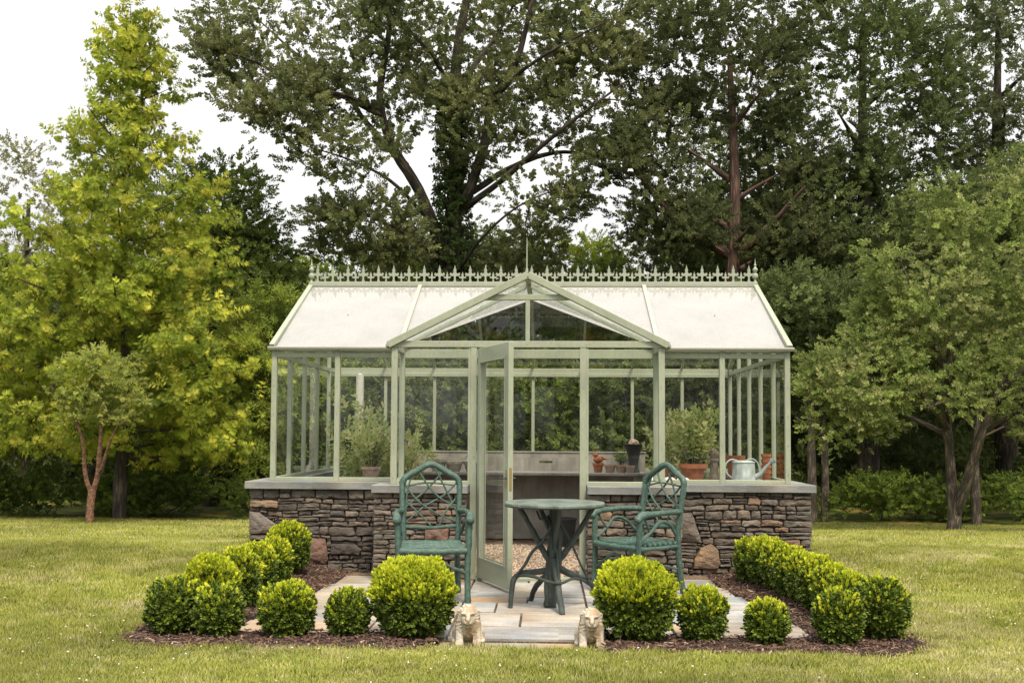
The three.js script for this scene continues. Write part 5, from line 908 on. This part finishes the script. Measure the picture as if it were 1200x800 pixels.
// ---- paperbark maple on the lawn
{
  const x = -6.87, z = -6.0, y = G(x, z), t = new Tree('paperbark_maple', 'small maple with forked peeling orange-brown trunk on the lawn', [x, y, z], M.barkPaper), o = -0.24;
  t.limb([[0, -0.05, 0], [0.01, 0.25, 0], [0.03, 0.52, 0]], 0.062, 0.058, { bare: 1, step: 0.06 });
  t.limb([[0.03, 0.48, 0], [-0.05, 0.70, 0.02], [-0.09, 0.95, 0.03], [-0.11, 1.25, 0.04], [-0.25, 1.7, 0.05]], 0.040, 0.014, { bare: 0.6, step: 0.06 }); t.limb([[0.03, 0.48, 0], [0.10, 0.76, -0.02], [0.12, 1.1, -0.02], [0.15, 1.5, 0], [0.14, 2.3, 0]], 0.046, 0.012, { bare: 0.55, step: 0.06 }); t.limb([[0.10, 0.74, -0.02], [0.21, 0.95, 0.04], [0.30, 1.25, 0.06], [0.45, 1.6, 0.05]], 0.030, 0.011, { bare: 0.5, step: 0.06 });
  t.clumps([[0.15, 1.95, 0, 0.70, 0.13, 0.6, 15], [0.05, 2.25, 0, 0.62, 0.12, 0.55, 14], [0.2, 2.5, 0, 0.5, 0.10, 0.5, 11], [0.2, 1.65, 0, 0.6, 0.10, 0.5, 9], [-0.05, 2.62, 0, 0.4, 0.08, 0.4, 6]], { rad: 0.26, per: 15, kinds: FINE, palette: [[0.30, 0.34, 0.08], [0.37, 0.39, 0.10], [0.23, 0.28, 0.06]], seed: 81, flat: 0.35, up: 0.2 }); t.done();
}
// ---- apple tree
{
  const x = 6.57, z = -6.8, y = G(x, z), t = new Tree('apple_tree', 'old apple tree with forked grey trunk and broad light green crown', [x, y, z], M.barkGrey);
  t.limb([[-0.03, -0.1, 0], [0.01, 0.3, 0], [-0.02, 0.65, 0], [-0.05, 1.3, 0], [-0.09, 2.0, 0], [-0.02, 2.9, 0], [0.03, 3.8, 0], [0.08, 4.7, 0]], (u) => lerp(0.125, 0.02, Math.pow(u, 0.55)), 0, { bare: 0.25 });
  t.limb([[0.02, 0.3, 0.02], [0.14, 0.95, 0.3], [0.25, 1.45, 0.4], [0.54, 2.3, 0.5], [0.9, 3.1, 0.4]], 0.088, 0.03, { bare: 0.35 });
  for (const p of [[[-0.06, 1.6, 0], [-0.7, 2.2, 0.5], [-1.4, 2.6, 0.8], [-2.0, 2.7, 0.9]], [[-0.05, 1.5, 0], [-0.6, 1.9, -0.6], [-1.2, 2.4, -1]], [[-0.05, 2.3, 0], [-0.5, 3.2, 0.4], [-1.0, 4.2, 0.6]], [[0.5, 2.2, 0.5], [1.2, 2.8, 0.8], [1.9, 3.1, 0.9]], [[0.3, 1.6, 0.4], [0.9, 2.0, 1.0], [1.4, 2.1, 1.3]], [[0, 3, 0], [0.6, 3.8, -0.4], [0.9, 4.6, -0.4]], [[-0.05, 1.8, 0], [-0.5, 2.0, 0.9], [-0.9, 1.9, 1.4]]]) t.limb(p, 0.05, 0.014);
  const pal = [[0.21, 0.265, 0.07], [0.26, 0.31, 0.09], [0.16, 0.215, 0.055], [0.34, 0.37, 0.14]];
  t.clumps([[-1.6, 2.35, 0.6, 0.85, 0.7, 0.8, 44], [-1.0, 3.1, 0.4, 0.6, 0.6, 0.7, 26], [-1.15, 4.15, 0.4, 0.22, 0.55, 0.3, 12], [-0.4, 3.5, 0.4, 0.7, 0.7, 0.8, 32], [0.1, 4.6, 0.2, 0.35, 0.8, 0.4, 20], [0.75, 4.1, 0.1, 0.7, 1.0, 0.8, 34], [1.2, 2.7, 0.6, 1.1, 0.9, 1.0, 40], [-0.2, 2.3, 0.9, 0.9, 0.4, 0.6, 18], [-0.2, 5.1, 0, 0.18, 0.5, 0.2, 7], [0.95, 5.3, 0.1, 0.25, 0.5, 0.3, 10], [1.4, 1.6, 1.0, 0.7, 0.4, 0.6, 20], [-1.95, 1.75, 0.9, 0.45, 0.35, 0.5, 15], [-2.2, 2.3, 0.7, 0.35, 0.3, 0.4, 8], [1.9, 3.9, 0, 0.9, 1.1, 0.9, 26]],
    { rad: 0.25, per: 16, kinds: OVAL, palette: pal, seed: 91, flat: 1.0, up: 0.1, shell: 0.3 }); t.done();
}
// ---- woodland behind
{
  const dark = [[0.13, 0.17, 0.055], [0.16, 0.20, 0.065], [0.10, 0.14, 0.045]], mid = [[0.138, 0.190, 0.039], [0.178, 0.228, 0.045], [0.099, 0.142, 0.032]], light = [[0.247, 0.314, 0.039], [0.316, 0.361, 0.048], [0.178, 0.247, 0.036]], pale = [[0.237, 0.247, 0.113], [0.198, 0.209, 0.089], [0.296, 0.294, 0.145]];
  function wood(label, x, z, H, trunkR, ells, palette, seed, { bark = M.bark, rad = 0.6, per = 20, kinds = WOOD, lean = 0, name = 'woodland_tree', limbs = [] } = {}) {
    const y = G(x, z), r = rng(seed), t = new Tree(name, label, [x, y, z], bark, 'trees behind the greenhouse');
    t.limb([[0, -0.2, 0], [lean * 0.3, H * 0.3, 0], [lean * 0.6 + 0.1 * gauss(r), H * 0.6, 0.1], [lean * 0.85, H * 0.84, 0]], trunkR, trunkR * 0.2, { bare: 0.15 });
    for (const l of limbs) t.limb(l, trunkR * 0.45, 0.03);
    for (let k = 0; k < 9; k++) { const h = H * (0.34 + 0.4 * k / 9), a = k * 2.4 + r(), L = Math.min(1.0, H * 0.12) * (0.7 + 0.6 * r()); t.limb([[lean * h / H, h, 0], [lean * h / H + Math.cos(a) * L * 0.5, h + L * 0.3, Math.sin(a) * L * 0.5], [lean * h / H + Math.cos(a) * L, h + L * 0.55, Math.sin(a) * L]], trunkR * 0.3, 0.02, { seg: 6 }); }
    t.clumps(ells, { rad, per, kinds, palette, seed: seed + 5, flat: 0.65, up: 0.3, shell: 0.3 }); t.done(); return t;
  }
  // the reddish trunk and its neighbours
  wood('tall tree with bare reddish brown trunk rising behind the ridge end', 4.2, -13, 12.0, 0.27, [[-0.3, 10.0, -0.3, 2.0, 1.4, 1.5, 60], [-1.5, 8.0, 0.2, 0.9, 0.9, 1.2, 24], [-1.5, 6.2, 0.5, 1.0, 0.8, 1.0, 30], [-2.2, 7.3, 1.1, 0.7, 0.6, 0.7, 10], [1.2, 7.4, -0.5, 0.8, 1.2, 1.0, 24], [1.3, 5.7, 0.2, 0.8, 0.9, 1.0, 24], [0.2, 11.5, 0, 2.4, 1.4, 2.2, 40]], [[0.109, 0.133, 0.048], [0.148, 0.171, 0.061], [0.083, 0.104, 0.039]], 501, { bark: M.barkRed, kinds: OAK, limbs: [[[0, 5.6, 0], [-1.1, 6.1, 0.6], [-1.9, 6.9, 1.0], [-2.4, 7.5, 1.2]], [[0, 5.5, 0], [0.7, 6.1, 0.5], [1.4, 6.9, 1]]] });
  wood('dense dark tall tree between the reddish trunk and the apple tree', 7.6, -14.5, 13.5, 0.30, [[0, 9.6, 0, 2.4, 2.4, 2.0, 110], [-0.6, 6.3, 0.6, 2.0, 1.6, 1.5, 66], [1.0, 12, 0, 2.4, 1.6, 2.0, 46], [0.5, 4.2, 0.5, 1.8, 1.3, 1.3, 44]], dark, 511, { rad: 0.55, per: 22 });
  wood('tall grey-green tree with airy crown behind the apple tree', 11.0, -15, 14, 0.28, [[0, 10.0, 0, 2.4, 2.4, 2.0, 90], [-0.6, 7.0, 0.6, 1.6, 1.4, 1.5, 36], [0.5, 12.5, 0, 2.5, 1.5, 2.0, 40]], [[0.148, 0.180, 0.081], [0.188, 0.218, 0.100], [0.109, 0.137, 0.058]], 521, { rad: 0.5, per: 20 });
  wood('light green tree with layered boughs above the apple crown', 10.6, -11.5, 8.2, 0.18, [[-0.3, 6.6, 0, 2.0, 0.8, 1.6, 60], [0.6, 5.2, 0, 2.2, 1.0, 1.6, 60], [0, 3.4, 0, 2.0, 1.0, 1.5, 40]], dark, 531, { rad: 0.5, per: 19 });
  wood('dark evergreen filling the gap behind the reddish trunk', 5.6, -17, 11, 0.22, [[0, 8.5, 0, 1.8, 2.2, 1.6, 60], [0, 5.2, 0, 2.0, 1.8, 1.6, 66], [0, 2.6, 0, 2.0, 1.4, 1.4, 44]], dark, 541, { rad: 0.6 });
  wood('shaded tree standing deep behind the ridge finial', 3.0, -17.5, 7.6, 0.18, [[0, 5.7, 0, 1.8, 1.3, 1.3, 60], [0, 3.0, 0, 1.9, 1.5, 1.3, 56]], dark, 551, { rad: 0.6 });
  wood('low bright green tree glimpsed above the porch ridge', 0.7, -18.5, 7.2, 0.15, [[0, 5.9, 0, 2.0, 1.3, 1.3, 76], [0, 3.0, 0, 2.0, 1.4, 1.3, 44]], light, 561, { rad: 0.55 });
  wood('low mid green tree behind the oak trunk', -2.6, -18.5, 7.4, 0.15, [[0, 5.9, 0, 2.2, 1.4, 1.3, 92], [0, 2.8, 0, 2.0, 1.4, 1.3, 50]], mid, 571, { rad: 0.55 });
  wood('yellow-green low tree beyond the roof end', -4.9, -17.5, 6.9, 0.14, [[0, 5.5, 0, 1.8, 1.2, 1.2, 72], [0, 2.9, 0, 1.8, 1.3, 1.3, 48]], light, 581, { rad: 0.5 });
  wood('round dark green tree behind the sweetgum', -7.3, -13, 7.6, 0.2, [[0.1, 6.35, 0, 1.25, 1.3, 1.0, 66], [1.0, 4.8, 0.3, 1.0, 1.1, 0.9, 42], [-0.6, 4.2, 0.3, 1.2, 1.2, 1.0, 38], [0.5, 2.6, 0.4, 1.4, 1.2, 1.0, 38]], mid, 591, { rad: 0.45, per: 22 });
  wood('feathery light green tree between the sweetgum and the glass wall', -5.2, -11.2, 4.8, 0.12, [[0, 3.6, 0, 1.1, 1.0, 0.9, 48], [0.4, 2.2, 0.3, 1.3, 1.0, 0.9, 42], [-0.5, 1.5, 0.3, 1.3, 0.8, 0.9, 26]], [[0.207, 0.275, 0.040], [0.158, 0.218, 0.036], [0.257, 0.314, 0.048]], 601, { rad: 0.42, per: 22, kinds: sprayOf('lance', 0.11, 12, 0.22, { droop: 0.6 }) });
  wood('pale half-bare tree at the edge of the wood beyond the sweetgum', -12.4, -14.5, 8.6, 0.2, [[0, 7.2, 0, 1.6, 1.4, 1.3, 36], [0.2, 5.2, 0, 1.9, 1.4, 1.3, 52], [0, 3.2, 0, 1.9, 1.2, 1.3, 42]], pale, 611, { rad: 0.5, per: 16, kinds: OVAL });
  wood('leafy tree overhanging the lawn corner beyond the maple', -11.4, -9.6, 8.4, 0.16, [[-0.6, 7.2, 0, 0.7, 0.9, 0.7, 18], [0, 3.4, 0, 1.5, 1.4, 1.2, 58], [0.4, 1.9, 0.2, 1.6, 0.9, 1.0, 40]], light, 621, { rad: 0.42, per: 18 });
  // slim trunks standing in the shade
  [[5.15, -9.9, 0.11, 0.2], [5.5, -10.3, 0.09, -0.1], [8.15, -9.8, 0.10, 0.15], [-8.9, -10.6, 0.10, 0.1], [3.6, -11.5, 0.09, -0.2], [-4.1, -12.4, 0.09, 0.2], [9.7, -10.8, 0.12, 0.1]].forEach(([x, z, R, lean], i) => { wood(['slim grey trunk standing in the shade beside its twin', 'slimmer leaning trunk beside the grey one in the shade', 'short dark trunk behind the apple tree', 'dark trunk in the shade under the sweetgum', 'thin trunk in the shade beyond the glass corner', 'thin trunk between the feathery tree and the oak', 'dark trunk at the shaded wood edge past the apple tree'][i], x, z, 4.6, R, [[0, 3.9, 0, 1.4, 0.8, 0.9, 30], [lean, 2.8, -0.4, 1.3, 0.7, 0.7, 18]], dark, 700 + i * 9, { rad: 0.5, bark: M.barkGrey, name: 'shaded_tree' }); });
  [[-3.3, -11.0, 3.6, 'mid'], [-1.6, -10.6, 3.3, 'dark'], [0.1, -10.9, 3.4, 'mid'], [1.7, -10.5, 3.2, 'dark'], [3.3, -11.2, 3.6, 'dark']].forEach(([x, z, h, k], i) => wood(['leafy thicket tree behind the glass nearest the maple side', 'dark thicket tree seen through the porch side pane', 'leafy thicket tree seen through the open doorway', 'dark thicket tree behind the black vase', 'dark thicket tree behind the end bay of the watering can'][i], x, z, h * 0.9, 0.08, [[0, h * 0.68, 0, 1.0, h * 0.30, 0.7, 34], [0, h * 0.30, 0.2, 1.1, h * 0.28, 0.7, 34]], k === 'mid' ? mid : dark, 760 + i * 7, { rad: 0.42, per: 18, name: 'thicket_tree' }));
  // hedge shrubs along the far edge of the lawn
  const r = rng(950);
  const shrubNote = ['low', 'rounded', 'leafy', 'straggling', 'dense', 'arching'];
  for (let i = 0; i < 22; i++) {
    const x = -13 + i * 1.22 + 0.2 * gauss(r); const z = -9.9 - 0.35 * Math.abs(gauss(r)) + (x > 0 ? -0.4 : 0); if (Math.abs(x) < 1.4) continue;
    const y = G(x, z), h = 0.8 + 0.35 * r(), t = new Tree('hedge_shrub', 'low green shrub in the shady hedge along the far edge of the lawn', [x, y, z], M.bark, 'shrubs along the far lawn edge', 'shrub');
    t.samples.push({ p: V(0, 0.05, 0), r: 0.03 }); t.clumps([[0, h * 0.5, 0, 0.75, h * 0.42, 0.5, 24]], { rad: 0.24, per: 20, kinds: i % 3 ? OVAL : FINE, palette: i % 4 ? [[0.148, 0.218, 0.036], [0.109, 0.167, 0.032], [0.188, 0.257, 0.045]] : [[0.217, 0.294, 0.048], [0.158, 0.228, 0.040]], seed: 960 + i, flat: 0.8, up: 0.3, size: 1.0 }); t.done();
  }
  // the depth of the wood reads as one dark mass
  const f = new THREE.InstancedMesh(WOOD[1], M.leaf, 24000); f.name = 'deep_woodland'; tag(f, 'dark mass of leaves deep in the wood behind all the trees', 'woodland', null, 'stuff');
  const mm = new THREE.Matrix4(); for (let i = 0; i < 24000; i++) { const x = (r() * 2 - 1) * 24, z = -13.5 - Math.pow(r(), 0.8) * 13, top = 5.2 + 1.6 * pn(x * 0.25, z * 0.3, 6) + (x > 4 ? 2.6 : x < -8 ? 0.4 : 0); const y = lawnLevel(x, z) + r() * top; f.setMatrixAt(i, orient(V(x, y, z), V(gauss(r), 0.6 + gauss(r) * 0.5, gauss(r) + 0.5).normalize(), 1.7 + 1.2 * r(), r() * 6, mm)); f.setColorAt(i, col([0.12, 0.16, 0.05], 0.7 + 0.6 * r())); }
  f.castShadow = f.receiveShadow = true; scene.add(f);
}

houseAcross();
{
  const oakPal = [[0.09, 0.12, 0.035], [0.12, 0.15, 0.045]];
  const spots = [[1.6, 19, 7.5, 30], [-7.5, 24, 9, 70], [-14, 26, 10, 90], [-21, 22, 9, 70], [19, 24, 9, 70], [-2.5, 32, 9, 60]];
  spots.forEach(([x, z, H, n], i) => {
    const t = new Tree('garden_tree', ['sparse young tree mirrored in the porch gable glass', 'broad tree beside the white house across the lawn', 'tall tree past the broad one across the lawn', 'outermost tree of the row across the lawn', 'tree at the far end of the white house', 'tree behind the gap between house and broad tree'][i], [x, G(x, z) - 0.1, z], M.bark, 'trees across the lawn'), r = rng(800 + i);
    t.limb([[0, -0.1, 0], [0.1, H * 0.4, 0], [0, H * 0.8, 0]], 0.14, 0.04, { bare: 0.3 });
    for (let k = 0; k < 8; k++) { const a = k * 2.4, h = H * (0.35 + 0.05 * k), L = H * 0.22; t.limb([[0, h, 0], [Math.cos(a) * L * 0.5, h + L * 0.35, Math.sin(a) * L * 0.5], [Math.cos(a) * L, h + L * 0.8, Math.sin(a) * L]], 0.05, 0.015, { seg: 5 }); }
    t.clumps([[0, H * 0.68, 0, H * 0.28, H * 0.28, H * 0.28, n]], { rad: 0.6, per: 14, kinds: WOOD, palette: oakPal, seed: 820 + i, flat: 0.7, up: 0.3, size: 1.3 }); t.done();
  });
}
renderer.render(scene, camera);
